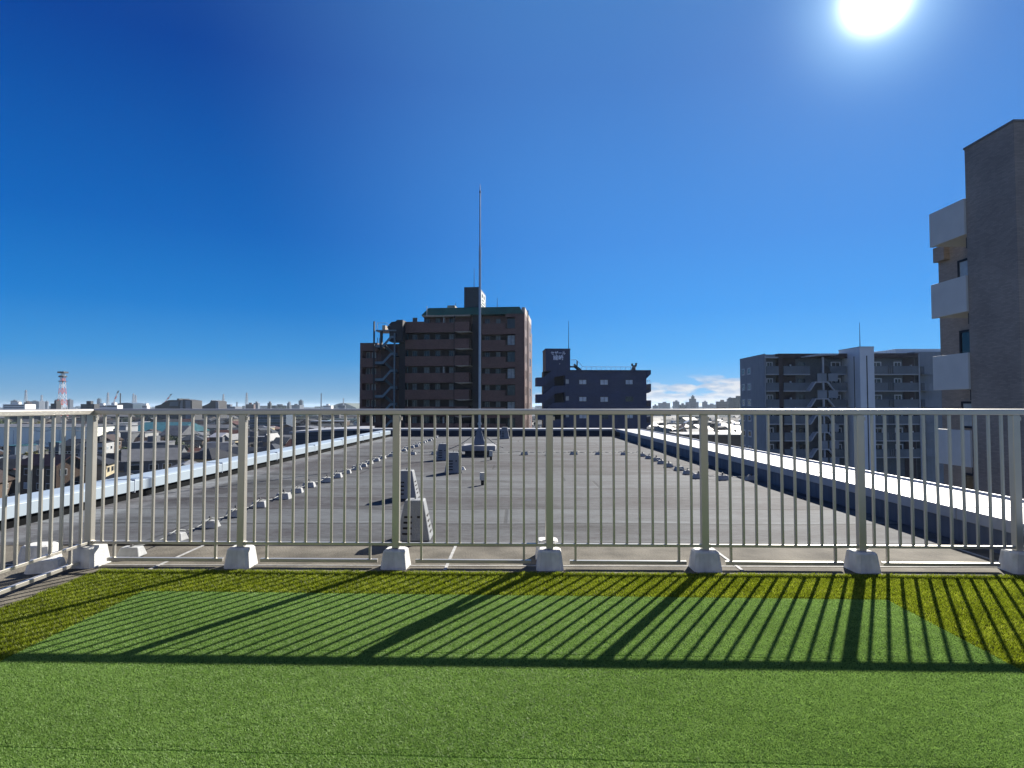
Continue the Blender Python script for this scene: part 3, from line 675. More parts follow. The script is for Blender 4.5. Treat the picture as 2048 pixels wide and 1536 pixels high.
# --- navy block with a lettered stair tower
M_NAVY = tile_mat('navy_tile', (.030, .044, .100), (.022, .032, .07), .35, .11, var=.15)
M_NAVYP = mat('navy_plaster', (.036, .050, .105), .75, var=.12, scale=.8, streak=.3)
B = Bld('apartment_block', 'navy blue tiled block of flats with white lettering on its stair tower', 'apartment block', 1200, 104, R(3))
B.part('wall', M_NAVY, [(1140, 1294, 741, None, .0, 12)])
B.part('roof_slab', M_NAVYP, [(1138, 1300, 740.2, 742.6, -.25, 12.2)])
B.poly('cornice', M_NAVYP, [(1294, 757), (1303, 748), (1303, 740), (1294, 740)], -.1, 11)
for k in range(4):
    y0 = 767.5 + 33*k; B.poly('balcony', M_NAVYP, [(1294, y0+19), (1299, y0+18), (1303.5, y0+15), (1303.5, y0), (1301.5, y0), (1301.5, y0+12), (1294, y0+12)], 0, 9)
MB().path([(B.x(1297), .3, B.z(767)), (B.x(1297), .3, B.z(760)), (B.x(1302), .3, B.z(760)), (B.x(1302), .3, B.z(767))], .04).build('balcony_rail', M_FRAMEW, B.root)
for k in range(4):
    for j, (a, c_) in enumerate(((1157, 1174), (1199.5, 1217.5), (1250.5, 1267.5))):
        y0 = 758.5 + 34*k
        o = B.win(a, c_, y0, y0 + 11.5 + (j == 1), 0, M_FRAMEB, M_GLASS if (k, j) in ((1, 2), (2, 1), (3, 0)) else M_CURTL, f=.13)
        o['label'] = ['window with navy frame on the left column', 'window with navy frame on the middle column', 'window with navy frame on the right column'][j]
tw = B.part('stair_tower', M_NAVYP, [(1091, 1140, 699, 742, -.3, 5), (1130, 1140, 742, None, 0, 5)])
B.part('tower_cap', M_NAVYP, [(1090.4, 1140.6, 698, 700.2, -.4, 5.1)])
B.part('stair_back', M_DARK, [(1089, 1131, 742, None, 2.4, 5)])
for k in range(4):
    o_ = 33.5*k
    B.poly('stair_parapet', M_NAVYP, [(1072.5, 772+o_), (1086.5, 773+o_), (1110, 754+o_), (1131, 751+o_), (1131, 737.5+o_), (1106, 738.5+o_), (1087, 755+o_), (1072.5, 755.5+o_)], -.35, -.15)
    B.part('landing', M_NAVYP, [(1072.5, 1087, 770.5+o_, 772.5+o_, -.15, 2.4), (1072.5, 1074, 755.5+o_, 772+o_, -.15, 2.4)])
    B.poly('stair_underside', M_NAVY, [(1087, 788+o_), (1110, 770+o_), (1110, 754+o_), (1087, 773+o_)], .9, 1.1)
    B.win(1130.5, 1138.5, 758+o_, 768.5+o_, 0, M_FRAMEB, M_CURT, f=.08, mull=False)
def text(body, size, loc, m, parent, name='lettering', ext=.03):
    cu = bpy.data.curves.new(name, 'FONT'); cu.body = body; cu.size = size; cu.extrude = ext; cu.align_x = 'CENTER'; cu.offset = .012
    to = bpy.data.objects.new(name, cu); COL.objects.link(to)
    dg = bpy.context.evaluated_depsgraph_get(); me = bpy.data.meshes.new_from_object(to.evaluated_get(dg))
    bpy.data.objects.remove(to); me.materials.clear(); me.materials.append(m)
    o = bpy.data.objects.new(name, me); COL.objects.link(o); o.parent = parent; o.location = loc; o.rotation_euler = (R(90), 0, 0); return o
M_SIGN = mat('sign_grey', (.72, .78, .88), .5, var=0)
text('セザール', .64, (B.x(1116), -.34, B.z(709.5)), M_SIGN, tw)
text('龍崎', .90, (B.x(1116), -.34, B.z(719.8)), M_SIGN, tw)
MB().box(B.x(1118), B.x(1120), -.34, -.3, B.z(729.5), B.z(727)).build('tower_lamp', M_CURT, tw)
MB().tube((B.x(1139), 1, B.z(699)), (B.x(1139), 1, B.z(641)), .06, .03, 6).build('lightning_rod', M_DARK, B.root)
B.part('bridge', M_DARK, [(1140, 1152, 731.5, 734, 1, 2)])
rl = MB()
xs_ = list(range(1165, 1276, 10))
rl.path([(B.x(1143), 1, B.z(719)), (B.x(1155), 1, B.z(719)), (B.x(1168), 1, B.z(733)), (B.x(1275), 1, B.z(733))], .035)
for a in xs_: rl.tube((B.x(a), 1, B.z(741)), (B.x(a), 1, B.z(733)), .03, n=5)
for a in (1146, 1150, 1155): rl.tube((B.x(a), 1, B.z(732)), (B.x(a), 1, B.z(719)), .03, n=5)
rl.build('roof_railing', mat('pale_steel', (.45,.50,.58), .5), B.root)
st = MB()
random.seed(21)
for i in range(7): st.beam((B.x(1151+i*1.6), 1.1, B.z(731+i*1.2)), (B.x(1154+i*1.6), 1.1, B.z(734+i*1.3)), .5, .3)
st.beam((B.x(1150), 1.2, B.z(728)), (B.x(1164), 1.2, B.z(741)), .25, .8).beam((B.x(1156), 1.3, B.z(740)), (B.x(1157), 1.3, B.z(721)), .18)
st.build('roof_stair', mat('roof_stair', (.05,.065,.05), .7), B.root)
an = MB().beam((B.x(1268), 1.2, B.z(741)), (B.x(1272), 1.2, B.z(731)), .35).tube((B.x(1274), 1.2, B.z(741)), (B.x(1274), 1.2, B.z(731)), .2, n=8)
an.tube((B.x(1268), 1.1, B.z(726)), (B.x(1269), 1.1, B.z(731)), .18, n=6).tube((B.x(1277), 1.1, B.z(725)), (B.x(1275.5), 1.1, B.z(732)), .18, n=6).beam((B.x(1269), 1.1, B.z(731)), (B.x(1276), 1.1, B.z(731.5)), .3)
an.build('dish_mount', mat('dish_mount', (.10,.11,.10), .6), B.root)
random.seed(7)

# --- pale grey block with balconies and a lift shaft
M_PALE = mat('pale_grey_render', (.20, .235, .265), .75, var=.10, scale=.6, streak=.25)
M_PALEB = mat('balcony_grey', (.11, .14, .165), .75, var=.12, scale=.8, streak=.2)
M_SLAB = mat('slab_edge', (.34, .37, .40), .7)
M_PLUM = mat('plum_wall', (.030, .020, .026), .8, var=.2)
M_SHAFT = mat('shaft_white', (.60, .64, .66), .6, var=.05, scale=.6)
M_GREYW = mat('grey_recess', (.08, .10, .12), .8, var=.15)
B = Bld('apartment_block', 'wide pale grey apartment block with balconies, plum stripe and tall white lift shaft', 'apartment block', 1690, 104, 0)
xl = (1531 - 1690) * B.k
Wm = MB().box(xl, B.x(1560), .0 + 1.4, 11.3, 0, B.z(708)).box(xl, xl + .25, 0, 1.4, 0, B.z(708))
B.box(Wm, 1560, 1840, 707, None, 1.4, 11.3)
Wm.build('wall', M_PALE, B.root)
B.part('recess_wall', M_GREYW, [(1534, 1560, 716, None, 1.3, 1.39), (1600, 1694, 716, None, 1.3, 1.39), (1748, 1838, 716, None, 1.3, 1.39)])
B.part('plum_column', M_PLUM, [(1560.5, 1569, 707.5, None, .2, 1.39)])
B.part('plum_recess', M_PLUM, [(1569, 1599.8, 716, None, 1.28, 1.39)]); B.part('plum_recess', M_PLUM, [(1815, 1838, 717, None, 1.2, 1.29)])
B.part('fascia', M_PLUM, [(1560, 1700, 707.2, 716, .3, 1.38), (1746, 1840, 706.8, 716, .3, 1.38)])
B.part('fascia', M_SLAB, [(1534, 1560, 714, 716.5, .05, 1.38)])
for k in range(6):
    y = 732.5 + 33.1*k
    for a, c_ in ((1535, 1560), (1569.5, 1622), (1661, 1694.5)):
        o = B.part('balcony', M_PALEB, [(a, c_, y, y+15.4, 0, .15)]); B.part('slab', M_SLAB, [(a, c_, y+15.6, y+17.6, -.04, 1.38)], parent=o)
    o = B.part('balcony', M_PALEB, [(1748, 1776.5, y, y+15.4, 0, .15), (1787, 1838, y, y+15.4, 0, .15), (1778.7, 1780.3, y, y+15.4, .0, .14), (1782.5, 1784.3, y, y+15.4, 0, .14)])
    B.part('slab', M_SLAB, [(1748, 1838, y+15.6, y+17.6, -.04, 1.19)], parent=o)
    for a, c_, fm in ((1541, 1554, M_FRAMEW), (1671, 1690, M_FRAMEW), (1752, 1772, M_FRAMEW), (1797, 1812, M_FRAMEW)):
        B.win(a, c_, y-9.5, y+4, 1.3 if a != 1797 else 1.3, fm, M_GLASS, f=.16, deep=.1)
    B.win(1604, 1620, y-10, y+4, 1.3, M_GREYW, M_GLASS, f=.12)
    B.part('bench_unit', M_FRAMEW, [(1585, 1587, y-3.5, y-.1, .4, .8), (1826, 1827.5, y-3, y-.1, .4, .8)])
    # stair bay with flared soffits
    z_ = y
    B.part('stair_panel', M_PALE, [(1629, 1647, z_+15.5, z_+31, -1.3, -1.15), (1650.5, 1669, z_+15.5, z_+31, -1.3, -1.15)])
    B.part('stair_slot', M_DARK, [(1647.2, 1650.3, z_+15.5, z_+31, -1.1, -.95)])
    B.part('stair_pillar', M_SLAB, [(1640, 1643, z_-16.5 if k else 716, z_+15, -1.2, -.9)])
    B.poly('stair_soffit', M_SLAB, [(1613, z_+49), (1616, z_+49), (1626, z_+33.5), (1648, z_+33.5), (1661, z_+49), (1663, z_+49), (1650, z_+31.3), (1625, z_+31.3)], -1.35, .0)
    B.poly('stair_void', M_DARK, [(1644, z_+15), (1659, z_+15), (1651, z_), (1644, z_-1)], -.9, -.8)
B.poly('stair_canopy', M_SLAB, [(1605.5, 716), (1640, 712.5), (1669, 712), (1669, 709), (1635, 709), (1605.5, 713.5)], -1.6, 1.2)
sh = MB(); x0 = 56.5 - B.root.location.x; x1 = 58.85 - B.root.location.x
ztop = CAMZ - GZ + lev(695) * 100.5 / F
sh.box(x0, x1, -3.5, 3, 0, ztop); so = sh.build('lift_shaft', M_SHAFT, B.root)
MB().box(x0 + 1.05, x0 + 1.22, -3.53, -3.501, 2, ztop - 1.4).build('slit', M_DARK, so)
MB().box(x0 - .03, x0 - .001, -1.9, -1.7, 2, ztop - 1.4).build('slit', M_DARK, so)
MB().box(x0 - .04, x1 + .04, -3.55, 3.05, ztop, ztop + .12).build('cap', M_SLAB, so)
MB().tube((x1 - .3, 0, ztop), (x1 - .3, 0, CAMZ - GZ + lev(646) * 104 / F), .07, .03, 6).build('lightning_rod', M_DARK, B.root)
for k in range(6):
    zt_ = B.z(731 + 33.1*k)
    for a, b_ in ((1.0, 1.9), (6.0, 7.6), (8.9, 10.3)):
        if a > 5: sidewin(B.root, xl, a, b_, zt_-1.25, zt_, -1, M_FRAMEW, M_GLASS, f=.2)
B.part('drainpipe', M_SLAB, [(1532.2, 1533.2, 712, None, -.15, -.02)]); B.part('drainpipe', M_SLAB, [(1836.6, 1838.2, 709, None, -.2, -.03)])
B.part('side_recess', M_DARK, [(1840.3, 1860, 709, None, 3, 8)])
rr = MB()
for k in range(6):
    y = 732.5 + 33.1*k
    B.part('balcony', M_PALE, [(1859, 1884, y, y+14.5, 2, 2.2), (1859, 1884, y+14.6, y+16, 1.9, 4)])
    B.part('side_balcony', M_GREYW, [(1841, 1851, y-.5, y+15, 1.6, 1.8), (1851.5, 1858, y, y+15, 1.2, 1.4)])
B.part('rear_wing', M_PALE, [(1860, 1990, 700, None, 4, 16)])
B.part('roof_house', M_SHAFT, [(1836, 1990, 692, 707, 6, 14)])
for a in range(1752, 1834, 9): rr.tube((B.x(a), 7, B.z(707)), (B.x(a), 7, B.z(702 - (a-1752)*.11)), .035, n=5)
rr.path([(B.x(1748), 7, B.z(704.5)), (B.x(1790), 7, B.z(698)), (B.x(1834), 7, B.z(693.5))], .04)
rr.build('roof_railing', mat('pale_steel', (.45,.50,.58), .5), B.root)

# --- dark tiled block close on the right
M_TILE = tile_mat('taupe_tile', (.275, .23, .185), (.22, .18, .15), .19, .055, var=.13)
M_PANEL = mat('balcony_panel', (.56, .56, .52), .7, var=.05, scale=1.5, bump=.15, bscale=200)
nb = empty('apartment_block', (17.07, 20.7, GZ)); tag(nb, 'near dark taupe tiled apartment block with pale balcony panels at right frame edge', 'apartment block')
H0 = CAMZ - GZ - .08
MB().box(0, 14, 0, 2.30, 0, H0 + 9.85).build('wall', M_TILE, nb)
MB().box(-.03, 14, -.03, 2.33, H0 + 9.851, H0 + 9.93).build('coping', mat('thin_coping', (.16,.15,.14), .6), nb)
MB().box(1.40, 14, 2.301, 5.9, 0, H0 + 8.6).build('rear_wall', M_TILE, nb)
MB().box(1.16, 1.398, 5.2, 5.88, H0 + 6.35, H0 + 6.98).build('beam_end', M_TILE, nb)
for k in range(-5, 4):
    zb = H0 + 6.60 - 2.93 * (3 - k) if k < 3 else H0 + 6.60
    zb = H0 + 6.60 - 2.94 * (3 - k)
    o = MB().box(-.08, .07, 2.302, 4.25, zb, zb + 1.38).build('balcony_panel', M_PANEL, nb, bevel=.01)
    MB().box(.07, 1.40, 2.302, 4.20, zb + .02, zb + .16).build('floor_slab', M_PANEL, o)
    MB().box(.30, .85, 2.303, 2.75, zb - .42, zb - .001).build('vent_box', M_DARK, nb)
    sidewin(nb, 1.40, 3.5, 4.7, zb - 1.55, zb - .45, -1, M_DARK, M_CURT if k % 2 else M_GLASS)
# ------------------------------------------------------------------ the town
random.seed(11)
WC = {'cream': (.40,.35,.24), 'white': (.36,.37,.37), 'grey': (.14,.15,.16), 'brown': (.09,.065,.05), 'beige': (.22,.185,.145), 'blue-grey': (.08,.11,.15)}
RC = {'dark grey': (.020,.022,.026), 'slate': (.036,.042,.052), 'rust red': (.075,.032,.024), 'pale grey': (.12,.125,.135), 'brown': (.045,.032,.025), 'teal': (.03,.11,.14)}
WM = {k: mat('house_wall_' + k, v, .85, spec=.15, var=.12, scale=.4, streak=.2) for k, v in WC.items()}
RMt = {k: mat('house_roof_' + k, v, .55, var=.22, scale=.6, spec=.18) for k, v in RC.items()}
M_GLINT = mat('sunlit_sheet_roof', (.36,.36,.37), .38, metal=.3, var=.08, scale=.3)
def mesh_of(mb, name):
    me = bpy.data.meshes.new(name); me.from_pydata(mb.v, [], mb.f); me.update(); me.materials.append(M_DARK); return me
def obj_of(me, name, m, parent=None):
    o = bpy.data.objects.new(name, me); COL.objects.link(o)
    if parent: o.parent = parent
    o.material_slots[0].link = 'OBJECT'; o.material_slots[0].material = m; return o
PROT = []
for i in range(14):
    kind = ['gable', 'hip', 'gable', 'hip', 'flat'][i % 5]
    a, b = random.uniform(7.5, 11.5) / 2, random.uniform(6.5, 9.5) / 2; h = random.choice([5.4, 5.9, 6.1, 5.7, 8.6]) if kind != 'flat' else random.choice([6.2, 9.0, 9.4])
    wl = MB().box(-a, a, -b, b, 0, h); rf = MB(); e = .55; rh = b * random.uniform(.42, .55)
    if kind == 'gable':
        wl.add([(-a, -b, h), (-a, b, h), (-a, 0, h + rh * .93), (a, -b, h), (a, b, h), (a, 0, h + rh * .93)], [(0, 2, 1), (3, 4, 5)])
        t_ = .18
        A = [(-a-e, -b-e, h-.2), (a+e, -b-e, h-.2), (a+e, 0, h+rh), (-a-e, 0, h+rh), (-a-e, b+e, h-.2), (a+e, b+e, h-.2)]
        Bv = [(x, y, z - t_) for x, y, z in A]
        rf.add(A + Bv, [(0,1,2,3), (3,2,5,4), (9,8,7,6), (10,11,8,9), (0,6,7,1), (4,5,11,10), (0,3,9,6), (3,4,10,9), (1,7,8,2), (2,8,11,5)])
    elif kind == 'hip':
        r_ = a - b * .85
        A = [(-a-e, -b-e, h-.1), (a+e, -b-e, h-.1), (a+e, b+e, h-.1), (-a-e, b+e, h-.1), (-max(r_, .3), 0, h+rh), (max(r_, .3), 0, h+rh)]
        Bv = [(x, y, h - .3) for x, y, z in A[:4]]
        rf.add(A + Bv, [(0,1,5,4), (2,3,4,5), (1,2,5), (3,0,4), (9,8,7,6), (0,6,7,1), (1,7,8,2), (2,8,9,3), (3,9,6,0)])
    else:
        rf.box(-a-.1, a+.1, -b-.1, b+.1, h+.001, h+.35).box(-a*.3, a*.25, -b*.2, b*.5, h+.351, h+2.2)
    ext = None
    if i % 3 == 0 and kind != 'flat':
        ext = MB().box(a + .01, a + 2.8, -b*.6, b*.8, 0, 3.0); rf2 = MB().prism([(a+.011, 3.001), (a+3.3, 3.001), (a+3.3, 3.2), (a+.011, 3.9)], -b*.6-.4, b*.8+.4)
    wins = []
    for st in range(int(h // 2.7)):
        z = .9 + st * 2.75
        for x in (-a*.6, a*.1, a*.62):
            if random.random() < .85: wins.append((x, -b, z, 'f'))
        for y in (-b*.5, b*.35):
            if random.random() < .8: wins.append((a, y, z, 's'))
    PROT.append(dict(kind=kind, wall=mesh_of(wl, 'wall'), roof=mesh_of(rf, 'roof'), ext=(mesh_of(ext, 'lean_to'), mesh_of(rf2, 'lean_to_roof')) if ext else None, wins=wins, a=a, b=b, h=h + (rh if kind != 'flat' else .35)))
WF = mesh_of(MB().box(-.85, .85, -.06, 0, 0, 1.25), 'window'); WP = mesh_of(MB().box(-.76, .76, -.075, -.061, .08, 1.17), 'pane')
def place_house(x, y, rz, pi, wall, roof, near, roofm=None, s=1.0, sz=1.0):
    P = PROT[pi]; r_ = empty('house', (x, y, GZ), rz); r_.scale = (s, s, sz)
    obj_of(P['wall'], 'wall', WM[wall], r_); ro = obj_of(P['roof'], 'roof', roofm or RMt[roof], r_)
    if P['ext'] and near:
        obj_of(P['ext'][0], 'lean_to', WM[wall], r_); obj_of(P['ext'][1], 'lean_to_roof', RMt[roof], r_)
    if near:
        for (wx, wy, wz, f) in P['wins']:
            o = obj_of(WF, 'window', M_FRAMEW if random.random() < .6 else M_FRAME, r_); o.location = (wx, wy, wz)
            if f == 's': o.rotation_euler = (0, 0, R(90))
            obj_of(WP, 'pane', M_GLASS if random.random() < .75 else M_CURT, o)
    return r_
def in_view(px, py, rough=30):
    if -40 < px < 722 and py < 1000 - .182 * px + rough: return 'L'
    if 1056 < px < 1096 and py < 858 + rough * .3: return 'M'
    if 1296 < px < 1500 and py < 857 + .17 * (px - 1240) + rough: return 'R'
    return None
taken = []
def free(x, y, r): return all((x - a)**2 + (y - b)**2 > (r + c)**2 for a, b, c in taken)
postpx = [182, 485, 793, 1099, 1408, 1720, 2031]
pname = ['first', 'second', 'third', 'fourth', 'fifth', 'sixth']
def where_seen(px):
    if px < 172: return 'left of the corner post'
    for i in range(6):
        if postpx[i] <= px < postpx[i+1]:
            k = int((px - postpx[i]) / ((postpx[i+1] - postpx[i]) / 12)) + 1
            return f'in {ORD[k]} gap of {pname[i]} railing panel'
    return 'at the right'
LAB = {}
def unique(lab):
    LAB[lab] = LAB.get(lab, 0) + 1; return lab
# --- landmarks in the town, placed from the photograph
def shed(name, lab, cat, px0, px1, pytop, Y, depth, wallm, roofm, style='flat', roofh=2.0, rows=None):
    """a building whose top edge is at row pytop and spans px0..px1 at distance Y"""
    p0, p1 = D(px0, pytop, Y), D(px1, pytop, Y); wd = p1.x - p0.x; h = p0.z - GZ
    r_ = empty(name, ((p0.x + p1.x) / 2, Y, GZ)); tag(r_, lab, cat); a = wd / 2
    taken.append((r_.location.x, Y + depth / 2, max(a, depth / 2) * .9))
    hb_ = h - (roofh if style != 'flat' else 0)
    MB().box(-a, a, 0, depth, 0, hb_).build('wall', wallm, r_)
    if style == 'flat': MB().box(-a-.2, a+.2, -.2, depth+.2, hb_+.001, hb_+.4).build('roof', roofm, r_)
    elif style == 'gable':       # ridge along x
        MB().add([(-a-.5,-.6,hb_-.1),(a+.5,-.6,hb_-.1),(a+.5,depth/2,h),(-a-.5,depth/2,h),(-a-.5,depth+.6,hb_-.1),(a+.5,depth+.6,hb_-.1)], [(0,1,2,3),(3,2,5,4),(0,3,4),(1,5,2),(0,4,5,1)]).build('roof', roofm, r_)
    elif style == 'gabley':      # ridge along the view axis
        MB().prism([(-a-.5, hb_-.1), (a+.5, hb_-.1), (0, h)], -.6, depth+.6).build('roof', roofm, r_)
    elif style == 'vault':
        n = 8; pts = [(a*math.cos(math.pi*(1-i/n)), hb_ + roofh*math.sin(math.pi*(1-i/n))) for i in range(n+1)]
        MB().prism(list(reversed(pts)), -.3, depth+.3).build('roof', roofm, r_)
    if rows:
        for (n, zf, ww, wh) in rows:
            for i in range(n):
                x = -a + wd * (i + .5) / n; z = h * zf
                o = MB().box(x-ww/2, x+ww/2, -.06, -.001, z, z+wh).build('window', M_FRAMEW, r_); MB().box(x-ww/2+.12, x+ww/2-.12, -.08, -.061, z+.12, z+wh-.12).build('pane', M_GLASS, o)
    return r_
M_MINT = mat('mint_cladding', (.84,.86,.74), .6, var=.1, scale=.1, streak=.15)
M_WHITEF = mat('white_factory', (.62,.62,.58), .6, var=.1, scale=.1)
M_PGREY = RMt['pale grey']
wr = shed('warehouse', 'long pale green warehouse seen between balusters at the left frame edge', 'warehouse', -260, 176, 849, 345, 30, M_MINT, M_PGREY, 'gable', 1.2)
for k in range(14):
    o = MB().box(-60 + k*8.9, -59.75 + k*8.9, -.12, -.001, 0, 9.5).build('rib', M_SLAB, wr)
shed('warehouse', 'teal roofed long building behind white houses in the first railing panel', 'warehouse', 248, 345, 846, 330, 40, WM['grey'], RMt['teal'], 'gable', 5.5)
shed('factory', 'white flat canopy roof shining in sun behind the teal roof', 'canopy', 226, 259, 846.5, 420, 9, WM['white'], M_GLINT)
shed('factory', 'small shining flat roof right of the first bright canopy', 'canopy', 272, 285, 844.5, 440, 9, WM['white'], M_GLINT)
shed('house', 'white two storey house with square windows in second gap of the first panel', 'house', 229, 252, 852.5, 285, 9, WM['white'], M_PGREY, 'flat', rows=[(2, .74, 1.6, 1.5), (2, .45, 1.6, 1.5)])
shed('house', 'white stepped house below the teal roof, third gap of the first panel', 'house', 218, 234, 864, 268, 9, WM['white'], M_PGREY, 'flat', rows=[(2, .62, 1.2, 1.5)])
shed('house', 'grey three storey house beside the white stepped house', 'house', 241, 262, 866, 255, 9, WM['grey'], M_PGREY, 'flat', rows=[(2, .7, 1.2, 1.2), (2, .42, 1.2, 1.2)])
shed('house', 'white angular house with tall windows behind a baluster, first panel', 'house', 271, 290, 866, 262, 10, WM['white'], M_PGREY, 'flat', rows=[(2, .65, 2.0, 1.6), (2, .35, 1.4, 1.6)])
shed('house', 'long grey house with a row of windows left of the dark trees', 'house', 290, 311, 869, 270, 9, WM['blue-grey'], RMt['slate'], 'flat', rows=[(3, .62, 1.5, 1.0), (3, .3, 1.5, 1.0)])
shed('house', 'house with broad pale blue-grey hipped roof above the dark trees', 'house', 321, 360, 852, 262, 14, WM['grey'], M_PGREY, 'gable', 4.0, rows=[(3, .35, 1.4, 1.2)])
shed('apartment_building', 'long low apartment building with pale roof and rows of dark windows', 'apartment building', 360, 455, 849.5, 395, 12, WM['grey'], M_PGREY, 'gable', 2.0, rows=[(14, .45, 3.6, 1.6), (14, .12, 3.6, 1.6)])
shed('house', 'grey gabled house with pale slanted roof above the coping, first panel', 'house', 396, 446, 888, 188, 13, WM['grey'], M_PGREY, 'gable', 3.4, rows=[(4, .4, 1.3, 1.1)])
shed('house', 'cream gabled house with a row of three narrow windows', 'house', 441, 462, 869.5, 250, 12, WM['cream'], M_PGREY, 'gabley', 2.2, rows=[(4, .52, .7, 2.1), (2, .2, .8, 1.2)])
shed('house', 'dark house with bright lean roof left of the cream gabled house', 'house', 419, 439, 866.5, 262, 12, WM['brown'], M_GLINT, 'gable', 1.6, rows=[(3, .5, 1.2, 1.6)])
shed('house', 'broad dark grey hipped roof just above the left coping, first panel', 'house', 292, 382, 909, 165, 14, WM['grey'], RMt['slate'], 'gable', 3.5)
shed('house', 'broad dark roof house left of the utility pole, above the left coping', 'house', 186, 262, 910, 168, 14, WM['grey'], RMt['dark grey'], 'gable', 4.2)
shed('rooftop_box', 'small cream box structure standing in front of the grey gabled house', 'roof box', 391, 403, 913.5, 172, 4, WM['cream'], WM['cream'])
shed('house', 'house with wide mauve-grey roof right of the grey gabled house', 'house', 448, 515, 896, 186, 12, WM['brown'], RMt['slate'], 'gable', 2.2)
shed('apartment_building', 'dark blocky apartment building standing behind the third post area', 'apartment building', 500, 572, 829, 420, 15, WM['blue-grey'], RMt['dark grey'], 'flat', rows=[(9, .82, 3.5, 1.4), (9, .62, 3.5, 1.4), (9, .42, 3.5, 1.4), (9, .22, 3.5, 1.4)])
shed('house', 'small house with bright white roof beside the dark apartment building', 'house', 523, 538, 855.5, 330, 8, WM['cream'], M_GLINT, 'flat')
shed('warehouse', 'long silver vaulted hall above the coping in the second railing panel', 'hall', 551, 640, 853, 330, 18, WM['grey'], M_PGREY, 'vault', 3.0)
shed('factory', 'long bright white canopy roof near the brown apartment block', 'canopy', 622, 690, 843, 420, 12, WM['brown'], M_GLINT)
shed('house', 'beige house with cut corner roof near the second railing post', 'house', 526, 541, 868, 235, 10, WM['beige'], M_PGREY, 'gabley', 3.0)
shed('house', 'blue roofed house with bright windows right of the beige house', 'house', 543, 567, 876, 232, 11, WM['blue-grey'], RMt['slate'], 'gable', 2.6, rows=[(3, .4, 1.4, 1.0)])
shed('house', 'brown roofed house with mauve walls left of the slate roof wing', 'house', 570, 612, 880, 228, 12, WM['brown'], RMt['rust red'], 'gable', 2.8, rows=[(4, .4, 1.4, 1.1)])
shed('warehouse', 'low building with flat pale blue roof at the right behind the coping', 'warehouse', 1368, 1490, 871, 225, 22, WM['brown'], M_PGREY, 'flat')
shed('warehouse', 'brown gabled shed with ribbed roof beside the navy block', 'shed', 1332, 1352, 857, 250, 26, WM['brown'], RMt['brown'], 'gabley', 4.0)
shed('house', 'wide house with pale gable roof seen between balusters right of navy block', 'house', 1382, 1432, 859, 262, 13, WM['beige'], M_PGREY, 'gable', 3.0)
for i, (a, b_, t_, Y, wn, rn, stl, lab) in enumerate([(8, 30, 893, 250, 'blue-grey', 'teal', 'flat', 'low dark green shed at the left frame edge below the warehouse'), (34, 52, 891, 262, 'grey', 'pale grey', 'gable', 'low grey shed with pale roof below the warehouse'),
    (98, 118, 886, 270, 'blue-grey', 'teal', 'flat', 'low green flat shed left of the corner post below the warehouse'), (122, 150, 879, 262, 'brown', 'slate', 'gable', 'dark mauve roofed low house just left of the corner post'), (150, 186, 884, 250, 'grey', 'slate', 'gable', 'long low house with slate roof behind the corner post'),
    (52, 96, 925, 196, 'grey', 'dark grey', 'gable', 'broad dark roofed house under the left utility pole'), (104, 172, 918, 200, 'brown', 'dark grey', 'gable', 'very broad dark roofed house left of the corner post'), (-30, 44, 930, 190, 'beige', 'dark grey', 'gable', 'broad dark roofed house at the left frame edge')]):
    shed('house', lab, 'house', a, b_, t_, Y, 11, WM[wn], RMt[rn], stl, 2.6 if stl == 'gable' else 0, rows=[(4, .3, 1.4, 1.1)])
# --- filler houses
cnt = 0; spots_ = []
Y = 140.0
while Y < 640 and cnt < 262:
    step = 13.5 if Y < 300 else 16.5 if Y < 450 else 21
    x = -330.0 + random.uniform(0, 8)
    while x < 240:
        xx, yy = x + random.uniform(-3, 3), Y + random.uniform(-3, 3)
        px, py = proj((xx, yy, GZ + 7.5)); v = in_view(px, py)
        if v == 'L' and px < 184 and 215 < yy < 352: v = None      # the open yard in front of the pale green warehouse
        if v and free(xx, yy, 5.0):
            spots_.append((xx, yy, px, py, v)); cnt += 1
        x += step * random.uniform(.9, 1.35)
    Y += step * 1.12
built = 0
info = []; seen_l = set()
for (x, y, px, py, v) in spots_:
    if built >= 262: break
    pi = random.randrange(len(PROT)); wl_ = random.choices(list(WC), [3, 3, 4, 3, 3, 2])[0]
    rc_ = random.choices(list(RC), [8, 6, 2, 3 if v == 'L' else 8, 3, .5])[0]
    rz = R(random.choice([18, 18, 108, -12, 78, 35, 10])) + random.uniform(-.08, .08)
    glint = (v != 'L' and random.random() < .20) or (v == 'L' and random.random() < .02)
    for _t in range(60):
        key = (wl_, 'bright' if glint else rc_, PROT[pi]['kind'], where_seen(px))
        if key not in seen_l: break
        wl_ = random.choice(list(WC)); rc_ = random.choices(list(RC), [5, 5, 2, 3, 3, .5])[0]; pi = random.randrange(len(PROT))
    seen_l.add(key)
    o = place_house(x, y, rz, pi, wl_, rc_, y < 330, M_GLINT if glint else None, s=random.uniform(.95, 1.25), sz=random.uniform(.9, 1.2))
    rcn = 'bright' if glint else rc_
    info.append((o, f'{wl_} house with {rcn} {PROT[pi]["kind"]} roof {where_seen(px)}', y)); built += 1
groups = {}
for o, l, y in info: groups.setdefault(l, []).append((y, o))
for l, m_ in groups.items():
    m_.sort(key=lambda t: t[0])
    for i, (y, o) in enumerate(m_):
        tag(o, l if len(m_) == 1 else l + (', nearest' if i == 0 else ', farthest' if i == len(m_) - 1 else f', {ORD[i+1]} nearest'), 'house', 'houses of the town below the roof')
